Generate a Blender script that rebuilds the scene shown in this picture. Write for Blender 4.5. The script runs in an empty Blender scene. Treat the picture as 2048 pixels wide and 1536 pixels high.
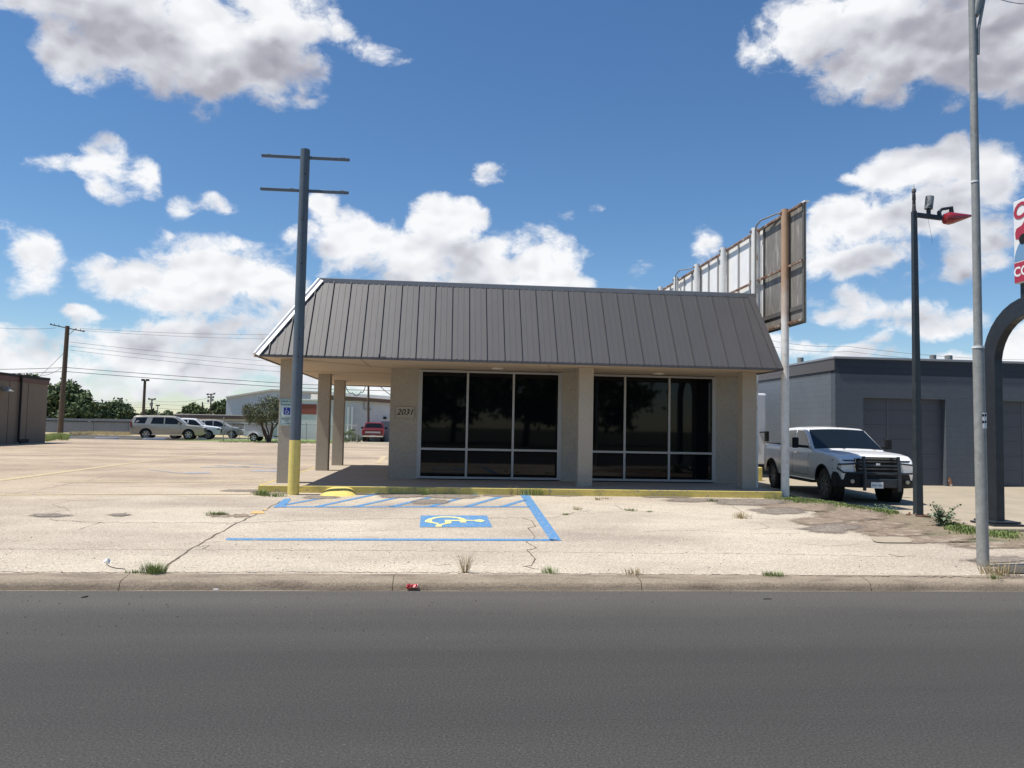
import bpy, bmesh, math, random
from mathutils import Vector, Matrix, noise as mnoise
S = bpy.context.scene
COL = S.collection
R = math.radians
PI = math.pi
rnd = random.Random(7)

# ------------------------------------------------------------------ camera
FPX, PCX, PCY = 1540.0, 1024.0, 768.0
EYE = Vector((0, 0, 1.7))
YAW, PITCH, ROLL = -R(5.1), math.atan(87 / 1540), R(1.12)
f0 = Vector((-math.sin(YAW), math.cos(YAW), 0)); r0 = Vector((math.cos(YAW), math.sin(YAW), 0))
FWD = f0 * math.cos(PITCH) + Vector((0, 0, 1)) * math.sin(PITCH)
up0 = -f0 * math.sin(PITCH) + Vector((0, 0, 1)) * math.cos(PITCH)
RT = r0 * math.cos(ROLL) + up0 * math.sin(ROLL)
UPV = -r0 * math.sin(ROLL) + up0 * math.cos(ROLL)
cam = bpy.data.cameras.new("camera"); cam_o = bpy.data.objects.new("camera", cam); COL.objects.link(cam_o)
M = Matrix((RT, UPV, -FWD)).transposed().to_4x4(); M.translation = EYE
cam_o.matrix_world = M
cam.sensor_width = 36; cam.lens = 36 * FPX / 2048; cam.clip_start = 0.05; cam.clip_end = 6000
S.camera = cam_o

def ray(x, y):
    return FWD + RT * ((x - PCX) / FPX) - UPV * ((y - PCY) / FPX)
def atz(x, y, z=.15):
    d = ray(x, y); t = (z - EYE.z) / d.z; return EYE + d * t
def aty(x, y, Y):
    d = ray(x, y); t = Y / d.y; return EYE + d * t
def atx(x, y, X):
    d = ray(x, y); t = X / d.x; return EYE + d * t

# ------------------------------------------------------------------ sun, sky
SUN_EL, SUN_ROT = R(68), R(260)
sv = Vector((math.sin(SUN_ROT) * math.cos(SUN_EL), math.cos(SUN_ROT) * math.cos(SUN_EL), math.sin(SUN_EL)))
sl = bpy.data.lights.new("sun", 'SUN'); sl.energy = 4.9; sl.angle = R(.53); sl.color = (1, .955, .88)
so = bpy.data.objects.new("sun", sl); COL.objects.link(so); so.rotation_euler = sv.to_track_quat('Z', 'Y').to_euler()
so.location = (0, 0, 60)
S.view_settings.view_transform = 'Standard'; S.view_settings.look = 'None'
S.view_settings.exposure = 0.22; S.view_settings.gamma = 1; S.view_settings.use_curve_mapping = False

W = bpy.data.worlds.new("World"); S.world = W; W.use_nodes = True
nt = W.node_tree; nt.nodes.clear()
def N(t, **k):
    n = nt.nodes.new(t)
    for a, b in k.items(): setattr(n, a, b)
    return n
def LK(a, b): nt.links.new(a, b)
def setin(n, i, v):
    if hasattr(v, 'is_output') or hasattr(v, 'links'): LK(v, n.inputs[i])
    else: n.inputs[i].default_value = v
def MT(op, a, b=0.0, c=None, clamp=False):
    n = N('ShaderNodeMath', operation=op, use_clamp=clamp); setin(n, 0, a)
    if op not in ('ABSOLUTE', 'SQRT', 'ARCSINE', 'ARCTANGENT'): setin(n, 1, b)
    if c is not None: setin(n, 2, c)
    return n.outputs[0]
def VM(op, a, b=None, sc=None):
    n = N('ShaderNodeVectorMath', operation=op); setin(n, 0, a)
    if b is not None: setin(n, 1, b)
    if sc is not None: setin(n, 3, sc)
    return n.outputs['Value'] if op in ('DOT_PRODUCT', 'LENGTH') else n.outputs['Vector']
def NZ(vec, scale, detail=6, rough=.55, dist=0):
    n = N('ShaderNodeTexNoise'); LK(vec, n.inputs['Vector']); n.inputs['Scale'].default_value = scale
    n.inputs['Detail'].default_value = detail; n.inputs['Roughness'].default_value = rough; n.inputs['Distortion'].default_value = dist
    return n
def SMST(v, a, b, lo=0.0, hi=1.0):
    n = N('ShaderNodeMapRange', interpolation_type='SMOOTHSTEP'); setin(n, 0, v)
    for i, q in enumerate((a, b, lo, hi)): n.inputs[i + 1].default_value = q
    return n.outputs[0]
CLOUDS = [  # x, y, rx, ry, weight (pixels of the view become bearings and heights in the sky)
 (180,-40,230,150,1.1),(330,70,270,140,1.2),(430,90,240,130,1.2),(560,20,130,120,1.1),(150,120,90,90,.9),(590,130,80,55,.8),(40,-10,110,70,.9),
 (725,95,60,30,.62),(690,62,46,40,.6),(768,118,30,14,.42),
 (215,330,60,66,.7),(285,362,52,44,.70),(140,340,75,26,.5),(225,385,44,38,.6),(215,290,48,28,.55),
 (985,337,50,26,.62),(384,414,32,24,.27),(462,402,40,24,.36),
 (40,530,85,66,1.1),(440,555,200,80,1.15),(270,560,120,60,1.0),(560,575,100,60,1.0),(350,590,150,40,.9),(460,500,80,34,.8),(520,530,90,50,.9),
 (640,420,46,38,.8),(615,470,42,42,.7),(720,480,100,72,1.1),(905,450,70,68,1.15),(820,530,170,68,1.2),(960,530,110,60,1.1),(1085,530,100,68,1.15),(1160,560,60,30,.8),(1000,560,200,40,.9),
 (1640,60,160,110,1.15),(1800,90,230,140,1.3),(1960,110,200,130,1.3),(2100,60,200,180,1.3),(1530,110,60,45,.75),(1700,170,110,45,.8),(1900,-60,400,110,1.2),
 (1800,330,110,60,1.1),(1910,330,130,70,1.15),(1990,370,90,80,1.0),(1730,440,110,60,1.05),(1860,430,160,80,1.2),(1650,500,70,60,.9),(1960,500,110,60,.9),(1780,520,160,45,1.0),(1690,350,40,20,.6),
 (1760,600,140,42,1.0),(1850,640,110,40,.9),(1700,620,70,28,.8),(1310,548,30,22,.4),(1415,495,24,46,.26),(1130,438,36,20,.26),(1180,416,26,12,.26),
 (1700,702,70,22,.8),(1600,690,60,22,.7),(1900,705,160,22,.75),(1760,675,40,18,.6),(2040,680,80,40,.7),(1250,660,200,50,.5),
 (170,625,62,20,.7),(60,700,160,50,.75),(250,690,200,50,.8),(430,650,160,60,.85),(520,720,190,60,.85),(330,745,260,40,.75),(20,650,70,26,.6),(640,640,120,60,.8),(90,770,240,30,.6),(640,760,260,30,.7),
 (250,745,420,50,.66),(600,750,300,50,.64),(60,790,300,30,.62),(420,792,300,26,.60),(560,700,120,60,.85),(20,740,150,40,.75),(1650,735,160,18,.55),(1960,735,160,20,.6),(1240,640,160,60,.7),(800,640,300,50,.8),(-260,200,200,90,1.0),(-200,560,160,80,1.0),(2400,420,160,120,1.1),(2600,100,160,120,1.0),(-500,420,180,70,1.0),(600,-420,260,120,1.0),(1500,-500,240,120,1.0)]
sky = N('ShaderNodeTexSky', sky_type='NISHITA', sun_disc=False, sun_elevation=SUN_EL, sun_rotation=SUN_ROT)
sky.air_density = 1.0; sky.dust_density = .2; sky.ozone_density = 4.0; sky.altitude = 200
SKYS = .105
hs = N('ShaderNodeHueSaturation'); hs.inputs['Saturation'].default_value = 1.16; LK(sky.outputs[0], hs.inputs['Color'])
bg = N('ShaderNodeBackground'); LK(hs.outputs[0], bg.inputs[0]); bg.inputs[1].default_value = SKYS
ow = N('ShaderNodeOutputWorld'); LK(bg.outputs[0], ow.inputs[0])
W.cycles.sampling_method = 'MANUAL'; W.cycles.sample_map_resolution = 512

# the clouds: a very large far dome; its vertices carry how much cloud stands there (and above, towards the sun)
import numpy as np
def cloud_dome():
    A0, A1, E0, E1, NA, NE = R(-78), R(88), R(-1.5), R(60), 620, 250
    blobs = []
    def ae(px, py):
        d = ray(px, py).normalized(); return math.atan2(d.x, d.y), math.asin(d.z)
    for (x, y, rx, ry, w) in CLOUDS:
        a, e = ae(x, y); a1, e1 = ae(x + rx, y); a2, e2 = ae(x, y - ry)
        blobs.append((a, e, math.hypot(a1 - a, e1 - e) * 1.02, math.hypot(a2 - a, e2 - e) * 1.02, w))
    AZ, EL = np.meshgrid(np.linspace(A0, A1, NA), np.linspace(E0, E1, NE))
    az, el = AZ.ravel(), EL.ravel(); ce = np.cos(el)
    D = np.stack([np.sin(az) * ce, np.cos(az) * ce, np.sin(el)], 1)
    wx = np.empty(len(az)); wy = np.empty(len(az))
    for i in range(len(az)):
        p = Vector((D[i, 0], D[i, 1], D[i, 2] * 1.35)); v, v2, v3 = [(mnoise.noise(p * k_ + Vector((3.1, 7.7, 1.9))), mnoise.noise(p * k_ + Vector((-11.3, 4.2, 8.5)))) for k_ in (6, 14, 31)]
        wx[i] = .022 * v[0] + .014 * v2[0] + .008 * v3[0]; wy[i] = .018 * v[1] + .012 * v2[1] + .007 * v3[1]
    def field(sx, sy):
        u, v = az + wx + sx, el + wy + sy; f = np.full(len(az), -3.0); k = .16
        for (a, e, ra, re, w) in blobs:
            q = w * (1 - ((u - a) / ra) ** 2 - ((v - e) / re) ** 2); h = np.clip(.5 + .5 * (f - q) / k, 0, 1)
            f = q + (f - q) * h + k * h * (1 - h)
        return np.clip(f, -2, 2)
    F = [field(0, 0), field(-.010, .022), field(-.02, .060)]
    me = bpy.data.meshes.new('clouds'); RD = 4200.0
    idx = np.arange(NA * NE).reshape(NE, NA); quads = np.stack([idx[:-1, :-1], idx[:-1, 1:], idx[1:, 1:], idx[1:, :-1]], -1).reshape(-1, 4)
    me.vertices.add(NA * NE); me.vertices.foreach_set('co', (D * RD).astype(np.float32).ravel())
    me.loops.add(quads.size); me.loops.foreach_set('vertex_index', quads.ravel().astype(np.int32))
    me.polygons.add(len(quads)); me.polygons.foreach_set('loop_start', (np.arange(len(quads)) * 4).astype(np.int32)); me.polygons.foreach_set('loop_total', np.full(len(quads), 4, np.int32))
    me.update(calc_edges=True)
    at = me.attributes.new('cloud', 'FLOAT_VECTOR', 'POINT'); at.data.foreach_set('vector', np.stack(F, 1).astype(np.float32).ravel())
    o = bpy.data.objects.new('clouds', me); COL.objects.link(o); o['kind'] = 'stuff'
    o['label'] = 'white and grey cumulus clouds spread over the blue sky'; o.visible_shadow = True
    return o
dome = cloud_dome()
cm = bpy.data.materials.new('cloud_vapour'); cm.use_nodes = True; wt = nt; nt = cm.node_tree; nt.nodes.clear()
g_ = N('ShaderNodeNewGeometry'); DIR = VM('NORMALIZE', g_.outputs['Position']); nstr = VM('MULTIPLY', DIR, (1, 1, 1.35))
at_ = N('ShaderNodeAttribute', attribute_name='cloud'); sp_ = N('ShaderNodeSeparateXYZ'); LK(at_.outputs['Vector'], sp_.inputs[0]); b0, b1, b2 = sp_.outputs
def relief(vec):
    n1 = NZ(vec, 16, 9, .62, .25); n2 = NZ(vec, 6, 3, .5)
    vo = N('ShaderNodeTexVoronoi', feature='SMOOTH_F1'); LK(vec, vo.inputs['Vector']); vo.inputs['Scale'].default_value = 34; vo.inputs['Smoothness'].default_value = .8
    t = MT('MULTIPLY', MT('SUBTRACT', n1.outputs[0], .5), 3.0); t = MT('MULTIPLY_ADD', MT('SUBTRACT', n2.outputs[0], .5), .7, t)
    return MT('MULTIPLY_ADD', MT('SUBTRACT', .42, vo.outputs['Distance']), .45, t)
wob = VM('ADD', nstr, VM('SCALE', VM('SUBTRACT', NZ(nstr, 30, 5, .6).outputs['Color'], (.5, .5, .5)), sc=.022))
r0_ = relief(wob)
def puff(vec):
    n1 = NZ(vec, 11, 3, .5); vo = N('ShaderNodeTexVoronoi', feature='SMOOTH_F1'); LK(vec, vo.inputs['Vector']); vo.inputs['Scale'].default_value = 20; vo.inputs['Smoothness'].default_value = 1.0
    v2 = N('ShaderNodeTexVoronoi', feature='SMOOTH_F1'); LK(vec, v2.inputs['Vector']); v2.inputs['Scale'].default_value = 46; v2.inputs['Smoothness'].default_value = .9
    return MT('MULTIPLY_ADD', v2.outputs['Distance'], -.35, MT('MULTIPLY_ADD', vo.outputs['Distance'], -.9, MT('MULTIPLY', n1.outputs[0], 1.5)))
r1a_ = puff(wob); r1_ = puff(VM('ADD', wob, (-.005, -.002, .011)))
D0 = MT('ADD', b0, r0_)
alpha = MT('MULTIPLY', MT('POWER', SMST(D0, -.04, .74), 1.15), SMST(b0, -.75, -.25))
thick = SMST(MT('MULTIPLY_ADD', r0_, .15, b2), -.05, 1.25)
loc = MT('SUBTRACT', r1a_, r1_)
sz_ = N('ShaderNodeSeparateXYZ'); LK(DIR, sz_.inputs[0]); thick = MT('MULTIPLY', thick, SMST(sz_.outputs[2], .08, .42, .62, 1.0)); val = MT('MULTIPLY_ADD', thick, -.46, .95); val = MT('MULTIPLY_ADD', loc, .55, val); val = MT('MULTIPLY_ADD', MT('SUBTRACT', NZ(nstr, 5, 4, .5).outputs[0], .5), .22, val)
val = MT('MULTIPLY_ADD', SMST(D0, 1.0, .15), .10, val)
cr = N('ShaderNodeValToRGB'); LK(val, cr.inputs[0]); e = cr.color_ramp.elements
e[0].position = .30; e[0].color = (.30, .31, .37, 1); e[1].position = 1.0; e[1].color = (.93, .94, .96, 1)
q = e.new(.50); q.color = (.44, .44, .50, 1); q = e.new(.74); q.color = (.70, .72, .77, 1)
em = N('ShaderNodeEmission'); em.inputs[1].default_value = .88; LK(cr.outputs[0], em.inputs[0]); tr_ = N('ShaderNodeBsdfTransparent'); ms = N('ShaderNodeMixShader')
LK(alpha, ms.inputs[0]); LK(tr_.outputs[0], ms.inputs[1]); LK(em.outputs[0], ms.inputs[2]); om = N('ShaderNodeOutputMaterial'); LK(ms.outputs[0], om.inputs[0])
cm.cycles.emission_sampling = 'NONE'; nt = wt
dome.data.materials.append(cm)

# ------------------------------------------------------------------ materials
MATS = {}
def mat(name, col, rough=.7, metal=0, n1=None, n2=None, bump=None, brick=None, col2=None, zmix=None, spec=None, coat=0, grad=None, wave=None):
    """n1=(scale,amount[,stretch]) brightness mottling; col2=(rgb,scale,lo,hi[,stretch]) second colour by noise; brick=(w,h,strength,axis)"""
    if name in MATS: return MATS[name]
    m = bpy.data.materials.new(name); m.use_nodes = True; t = m.node_tree; nd = t.nodes; B = nd['Principled BSDF']
    B.inputs['Roughness'].default_value = rough; B.inputs['Metallic'].default_value = metal
    if spec is not None: B.inputs['Specular IOR Level'].default_value = spec
    if coat: B.inputs['Coat Weight'].default_value = coat; B.inputs['Coat Roughness'].default_value = .04
    g = nd.new('ShaderNodeNewGeometry'); POS = g.outputs['Position']
    def mulv(v, s):
        n = nd.new('ShaderNodeVectorMath'); n.operation = 'MULTIPLY'; t.links.new(v, n.inputs[0]); n.inputs[1].default_value = s; return n.outputs[0]
    def nz(scale, st=(1, 1, 1), det=5, ro=.6):
        n = nd.new('ShaderNodeTexNoise'); t.links.new(mulv(POS, st), n.inputs['Vector']); n.inputs['Scale'].default_value = scale
        n.inputs['Detail'].default_value = det; n.inputs['Roughness'].default_value = ro; return n.outputs[0]
    def mr(v, a, b, c, d):
        n = nd.new('ShaderNodeMapRange'); t.links.new(v, n.inputs[0])
        for i, q_ in enumerate((a, b, c, d)): n.inputs[i + 1].default_value = q_
        return n.outputs[0]
    def mix(f, a, b, bt='MIX'):
        n = nd.new('ShaderNodeMix'); n.data_type = 'RGBA'; n.blend_type = bt
        for i, v in ((0, f), (6, a), (7, b)):
            if isinstance(v, (int, float)): n.inputs[i].default_value = v
            elif isinstance(v, tuple): n.inputs[i].default_value = (*v, 1)
            else: t.links.new(v, n.inputs[i])
        return n.outputs[2]
    cur = tuple(col)
    if col2:
        for c2 in (col2 if isinstance(col2, list) else [col2]):
            st = c2[4] if len(c2) > 4 else (1, 1, 1)
            cur = mix(mr(nz(c2[1], st), c2[2], c2[3], 0, 1), cur, tuple(c2[0]))
    if zmix:   # (rgb, z0, z1, wobble): another coat of paint or dirt above / below a height
        sp = nd.new('ShaderNodeSeparateXYZ'); t.links.new(POS, sp.inputs[0])
        a_ = nd.new('ShaderNodeMath'); a_.operation = 'MULTIPLY_ADD'; t.links.new(nz(3), a_.inputs[0]); a_.inputs[1].default_value = zmix[3]; t.links.new(sp.outputs[2], a_.inputs[2])
        cur = mix(mr(a_.outputs[0], zmix[1] + zmix[3] * .5, zmix[2] + zmix[3] * .5, 0, 1), cur, tuple(zmix[0]))
    for n_ in (n1, n2):
        if n_:
            st = n_[2] if len(n_) > 2 else (1, 1, 1)
            v = mr(nz(n_[0], st, 6, .65), .3, .7, 1 - n_[1], 1 + n_[1])
            cc = nd.new('ShaderNodeCombineColor')
            for i in range(3): t.links.new(v, cc.inputs[i])
            cur = mix(1.0, cur, cc.outputs[0], 'MULTIPLY')
    hgt = None
    if brick:
        bt = nd.new('ShaderNodeTexBrick'); sp = nd.new('ShaderNodeSeparateXYZ'); t.links.new(POS, sp.inputs[0])
        ad = nd.new('ShaderNodeMath'); ad.operation = 'ADD'; t.links.new(sp.outputs[0], ad.inputs[0]); t.links.new(sp.outputs[1], ad.inputs[1])
        cb = nd.new('ShaderNodeCombineXYZ'); t.links.new(ad.outputs[0], cb.inputs[0]); t.links.new(sp.outputs[2], cb.inputs[1]); t.links.new(cb.outputs[0], bt.inputs['Vector'])
        bt.inputs['Scale'].default_value = 1; bt.inputs['Brick Width'].default_value = brick[0]; bt.inputs['Row Height'].default_value = brick[1]
        bt.inputs['Mortar Size'].default_value = brick[3] if len(brick) > 3 else .006; bt.inputs['Mortar Smooth'].default_value = .3
        bt.inputs['Color1'].default_value = (1, 1, 1, 1); bt.inputs['Color2'].default_value = (.93, .93, .93, 1); bt.inputs['Mortar'].default_value = (.72, .72, .72, 1)
        cur = mix(brick[2], cur, bt.outputs['Color'], 'MULTIPLY'); hgt = bt.outputs['Fac']
    if isinstance(cur, tuple): B.inputs['Base Color'].default_value = (*cur, 1)
    else: t.links.new(cur, B.inputs['Base Color'])
    nrm = None
    if hgt is not None:
        b = nd.new('ShaderNodeBump'); b.invert = True; b.inputs['Strength'].default_value = .9; b.inputs['Distance'].default_value = brick[4] if len(brick) > 4 else .008; t.links.new(hgt, b.inputs['Height']); nrm = b.outputs[0]
    if bump:
        b = nd.new('ShaderNodeBump'); b.inputs['Strength'].default_value = bump[1]; b.inputs['Distance'].default_value = bump[2] if len(bump) > 2 else .01
        st = bump[3] if len(bump) > 3 else (1, 1, 1)
        t.links.new(nz(bump[0], st, 6, .6), b.inputs['Height'])
        if nrm: t.links.new(nrm, b.inputs['Normal'])
        nrm = b.outputs[0]
    if nrm: t.links.new(nrm, B.inputs['Normal'])
    MATS[name] = m; return m

concrete = mat('aggregate_concrete', (.54, .465, .36), .9, 0, (48, .42), (.55, .09), (45, .8, .02),
     col2=[((.36, .295, .235), .16, .42, .62, (1, 1.6, 1)), ((.24, .19, .14), 30, .58, .66), ((.64, .58, .46), 36, .57, .66), ((.30, .24, .19), 1.3, .63, .78, (.5, 1.6, 1))])
farcon = mat('worn_concrete', (.40, .325, .26), .9, 0, (3, .12, (.4, 1, 1)), (30, .15))
asphalt = mat('road_asphalt', (.057, .053, .047), .88, 0, (70, .6), (.5, .16, (.10, 1.3, 1)), (90, .5, .008), col2=[((.15, .14, .125), 60, .62, .72), ((.040, .037, .035), .35, .5, .7, (.1, 1, 1))])
kerbm = mat('kerb_concrete', (.28, .225, .165), .9, 0, (50, .28), (1.5, .18, (1, 4, 1)), (50, .6, .012), col2=[((.17, .13, .095), 2.2, .50, .70, (.6, 3, 3)), ((.13, .10, .075), 30, .62, .72)])
slabm = mat('porch_concrete', (.40, .335, .255), .85, 0, (40, .06), (1.2, .08))
dirt = mat('dirt', (.22, .165, .115), .95, 0, (50, .3), (2, .2), (30, .6, .02), col2=[((.33, .27, .20), 5, .5, .65), ((.10, .085, .06), 9, .62, .72)])
apronm = mat('apron_concrete', (.37, .31, .225), .9, 0, (30, .10), (.8, .12), (40, .3, .008), col2=[((.28, .24, .19), 1.2, .6, .75)])
soilm = mat('soil_and_grass', (.23, .18, .12), .95, 0, (6, .25), (60, .25), (20, .6, .03), col2=[((.10, .12, .045), .25, .48, .6)])
yellow = mat('yellow_paint', (.68, .55, .16), .6, 0, (9, .10), (60, .06), (30, .2, .004), col2=((.40, .33, .20), 14, .66, .74))
yfaded = mat('faded_yellow_paint', (.60, .47, .22), .9, 0, (30, .2), col2=((.42, .345, .27), 12, .45, .55))
blue = mat('blue_paint', (.085, .235, .44), .8, 0, (50, .3), col2=((.40, .37, .33), 18, .56, .66))
bfaded = mat('faded_blue_paint', (.24, .29, .38), .9, 0, (30, .2), col2=((.42, .345, .27), 9, .42, .55))
symy = mat('symbol_yellow_paint', (.80, .72, .28), .8, 0, (60, .1))
crackm = mat('crack', (.12, .085, .06), .95)
jointm = mat('joint', (.27, .205, .16), .95)
brickm = mat('painted_brick', (.39, .345, .28), .85, 0, (34, .16), (1.1, .06), (45, .6, .008), brick=(.30, .076, .04, .005, .0022), col2=((.30, .26, .21), 14, .60, .74))
soffitm = mat('soffit_stucco', (.50, .405, .30), .9, 0, (5, .06), None, (60, .3, .004))
roofm = mat('roof_metal', (.090, .086, .087), .50, .2, (1.2, .05), None, (1.1, .25, .02, (1, 1, .25)))
rooft = mat('roof_trim_metal', (.30, .285, .28), .42, .4); hipm = mat('sunlit_hip_cap_metal', (.62, .61, .60), .35, .3)  # left hip cap: sun glare put into a pale base colour
darkseam = mat('roof_seam_metal2', (.075, .071, .072), .5, .2); seamd = mat('roof_seam_metal', (.12, .11, .108), .5, .3)
alu = mat('window_aluminium', (.42, .41, .40), .45, .3)
def banded(m, fac_pts, col, axis):   # a real change of surface across the ground: older slabs, dusty gutter, worn wheel paths
    t = m.node_tree; nd = t.nodes; B = nd['Principled BSDF']; src = B.inputs['Base Color'].links[0].from_socket; g = nd.new('ShaderNodeNewGeometry'); dt = nd.new('ShaderNodeVectorMath'); dt.operation = 'DOT_PRODUCT'
    t.links.new(g.outputs['Position'], dt.inputs[0]); dt.inputs[1].default_value = axis; n = nd.new('ShaderNodeTexNoise'); n.inputs['Scale'].default_value = .8; n.inputs['Detail'].default_value = 8; n.inputs['Roughness'].default_value = .7; t.links.new(g.outputs['Position'], n.inputs['Vector'])
    a = nd.new('ShaderNodeMath'); a.operation = 'MULTIPLY_ADD'; t.links.new(n.outputs[0], a.inputs[0]); a.inputs[1].default_value = fac_pts[2]; t.links.new(dt.outputs['Value'], a.inputs[2])
    r = nd.new('ShaderNodeMapRange'); r.interpolation_type = 'SMOOTHSTEP'; t.links.new(a.outputs[0], r.inputs[0]); r.inputs[1].default_value = fac_pts[0] + fac_pts[2]*.5; r.inputs[2].default_value = fac_pts[1] + fac_pts[2]*.5
    x = nd.new('ShaderNodeMix'); x.data_type = 'RGBA'; x.blend_type = 'MULTIPLY'; t.links.new(r.outputs[0], x.inputs[0]); t.links.new(src, x.inputs[6]); x.inputs[7].default_value = (*col, 1); t.links.new(x.outputs[2], B.inputs['Base Color'])
banded(concrete, (4.5, 11.0, 5.0), (.84, .77, .70), (-.45, .28, 0))
banded(asphalt, (6.2, 7.5, 1.0), (1.45, 1.42, 1.36), (0, 1, 0))
banded(asphalt, (3.2, 4.9, .8), (.80, .80, .80), (0, 1, 0)); banded(asphalt, (5.4, 6.4, .8), (1.22, 1.22, 1.22), (0, 1, 0))
glass = mat('dark_window_glass', (.003, .004, .006), .03, 0, spec=.26)
greyp = mat('blue_grey_pole_paint', (.092, .118, .145), .55, .1, (3, .10), None, (30, .15, .004), col2=((.20, .20, .20), 14, .70, .76))
rust = mat('rusty_white_paint', (.78, .76, .72), .7, 0, (6, .08), None, None, col2=((.33, .16, .07), 4, .56, .66, (1, 1, .35)))
rustn = mat('rusty_post_paint', (.76, .74, .70), .7, 0, (6, .08), None, None, col2=((.62, .57, .50), 9, .5, .7), zmix=((.46, .30, .19), 4.1, 5.4, 1.6))
ruststeel = mat('rusted_steel', (.20, .10, .055), .8, .2, (20, .3), col2=((.42, .36, .30), 6, .5, .6))
whitepanel = mat('white_sign_back', (.90, .88, .84), .7, 0, (4, .05), col2=((.55, .50, .42), 5, .68, .78, (1, 1, .3)))
plyw = mat('weathered_plywood', (.21, .195, .175), .9, 0, (10, .25, (1, 3, .25)), (40, .2, (1, 3, .2)), (20, .4, .01, (1, 3, .2)), col2=((.40, .37, .32), 4, .56, .68, (1, 3, .3)))
farlawn = mat('dark_lawn', (.05, .065, .028), .9, 0, (.5, .3)); darkwood = mat('dark_frame_wood', (.11, .105, .10), .9, 0, (12, .2))  # lawn across the street: darker grass, to darken its reflection in the windows
galv = mat('galvanised_steel', (.30, .30, .28), .55, .15, (12, .16), (60, .12), None, col2=((.17, .165, .15), 7, .60, .70, (1, 1, .5)))
blackst = mat('black_painted_steel', (.028, .034, .042), .45, .2, (5, .2), None, (20, .2, .004), col2=((.12, .06, .035), 2.2, .70, .76))
greenst = mat('dark_green_grey_steel', (.035, .045, .052), .5, .15, (5, .2), None, None, col2=((.12, .11, .10), 8, .64, .72, (1, 1, .4)))
redp = mat('red_enamel', (.30, .022, .03), .25, 0, coat=.6)
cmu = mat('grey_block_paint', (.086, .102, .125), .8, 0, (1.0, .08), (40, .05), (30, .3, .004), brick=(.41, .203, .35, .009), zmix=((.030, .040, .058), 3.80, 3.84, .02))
cmul = mat('grey_sunlit_side_wall_paint', (.135, .157, .180), .8, 0, (1.0, .07), (40, .05), (30, .3, .004), brick=(.41, .203, .35, .009), zmix=((.095, .105, .118), 3.78, 3.82, .02))  # same grey as the front, sunlight put into the lighter tone; band faded
gdoor = mat('roller_door_paint', (.070, .080, .102), .6, .1, (1.5, .08))
rooftrimg = mat('grey_coping', (.30, .32, .35), .6, .3)
whitem = mat('white_wall', (.66, .66, .65), .8, 0, (1.2, .06), None, None, brick=(.41, .203, .25, .012))
whitemet = mat('white_metal_siding', (.60, .62, .63), .6, .1, (3, .07, (1, 1, .1)), None, (14, .5, .05, (1, 1, .02)))
brownroof = mat('brown_roof', (.17, .12, .105), .8, 0, (2, .1))
creamm = mat('cream_trim', (.72, .66, .56), .7)
redbrown = mat('red_brown_door', (.16, .055, .045), .7)
stucco = mat('brown_stucco', (.185, .148, .112), .9, 0, (1.2, .07), None, (30, .4, .01))
maroon = mat('maroon_trim', (.11, .045, .038), .6)
fencem = mat('grey_metal_fence', (.22, .235, .265), .6, .2, (1.5, .08), None, (9, .6, .05, (1, 1, .01)))
bark = mat('bark', (.075, .055, .04), .95, 0, (20, .3))
polewood = mat('creosoted_wood', (.105, .072, .050), .9, 0, (8, .25, (1, 1, .2)))
leaf1 = mat('dark_leaves', (.10, .135, .055), .75, 0, (1.1, .35)); leaf2 = mat('green_leaves', (.12, .16, .06), .75, 0, (1.1, .35)); leaf3 = mat('light_leaves', (.13, .15, .06), .75, 0, (1.1, .3))
leafo = mat('olive_leaves', (.10, .115, .055), .7, 0, (2.5, .4))
grassm = mat('green_grass', (.19, .25, .075), .8, 0, (5, .3)); drym = mat('dry_grass', (.42, .34, .19), .85, 0, (5, .3)); weedm = mat('weed_leaves', (.17, .23, .11), .7, 0, (8, .3))
blackp = mat('black_plastic', (.012, .012, .013), .65, spec=.3); tyre = mat('tyre_rubber', (.022, .021, .02), .85, 0, (9, .3)); dustyt = mat('dusty_tyre', (.075, .062, .048), .9, 0, (9, .3))
rim = mat('alloy_rim', (.50, .50, .50), .3, .8); carglass = mat('car_glass', (.010, .013, .015), .04, spec=.32)
chrome = mat('chrome', (.7, .7, .7), .12, 1.0); white = mat('white_paint', (.78, .78, .77), .5); wire = mat('cable', (.03, .03, .032), .6)
signg = mat('sign_pale_face', (.52, .62, .62), .5); signdk = mat('sign_green_lettering', (.02, .16, .15), .5); signblue = mat('sign_blue', (.01, .04, .32), .4); plateM = mat('number_plate_face', (.42, .365, .285), .6)
lamplens = mat('headlight_lens', (.40, .35, .27), .12, 0, coat=.8); amber = mat('amber_lens', (.50, .20, .04), .2, 0, coat=.5); redlens = mat('red_lens', (.30, .02, .02), .25)
pinkred = mat('sign_red', (.40, .03, .06), .5); signsky = mat('sign_blue_picture', (.16, .30, .48), .5)

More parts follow.
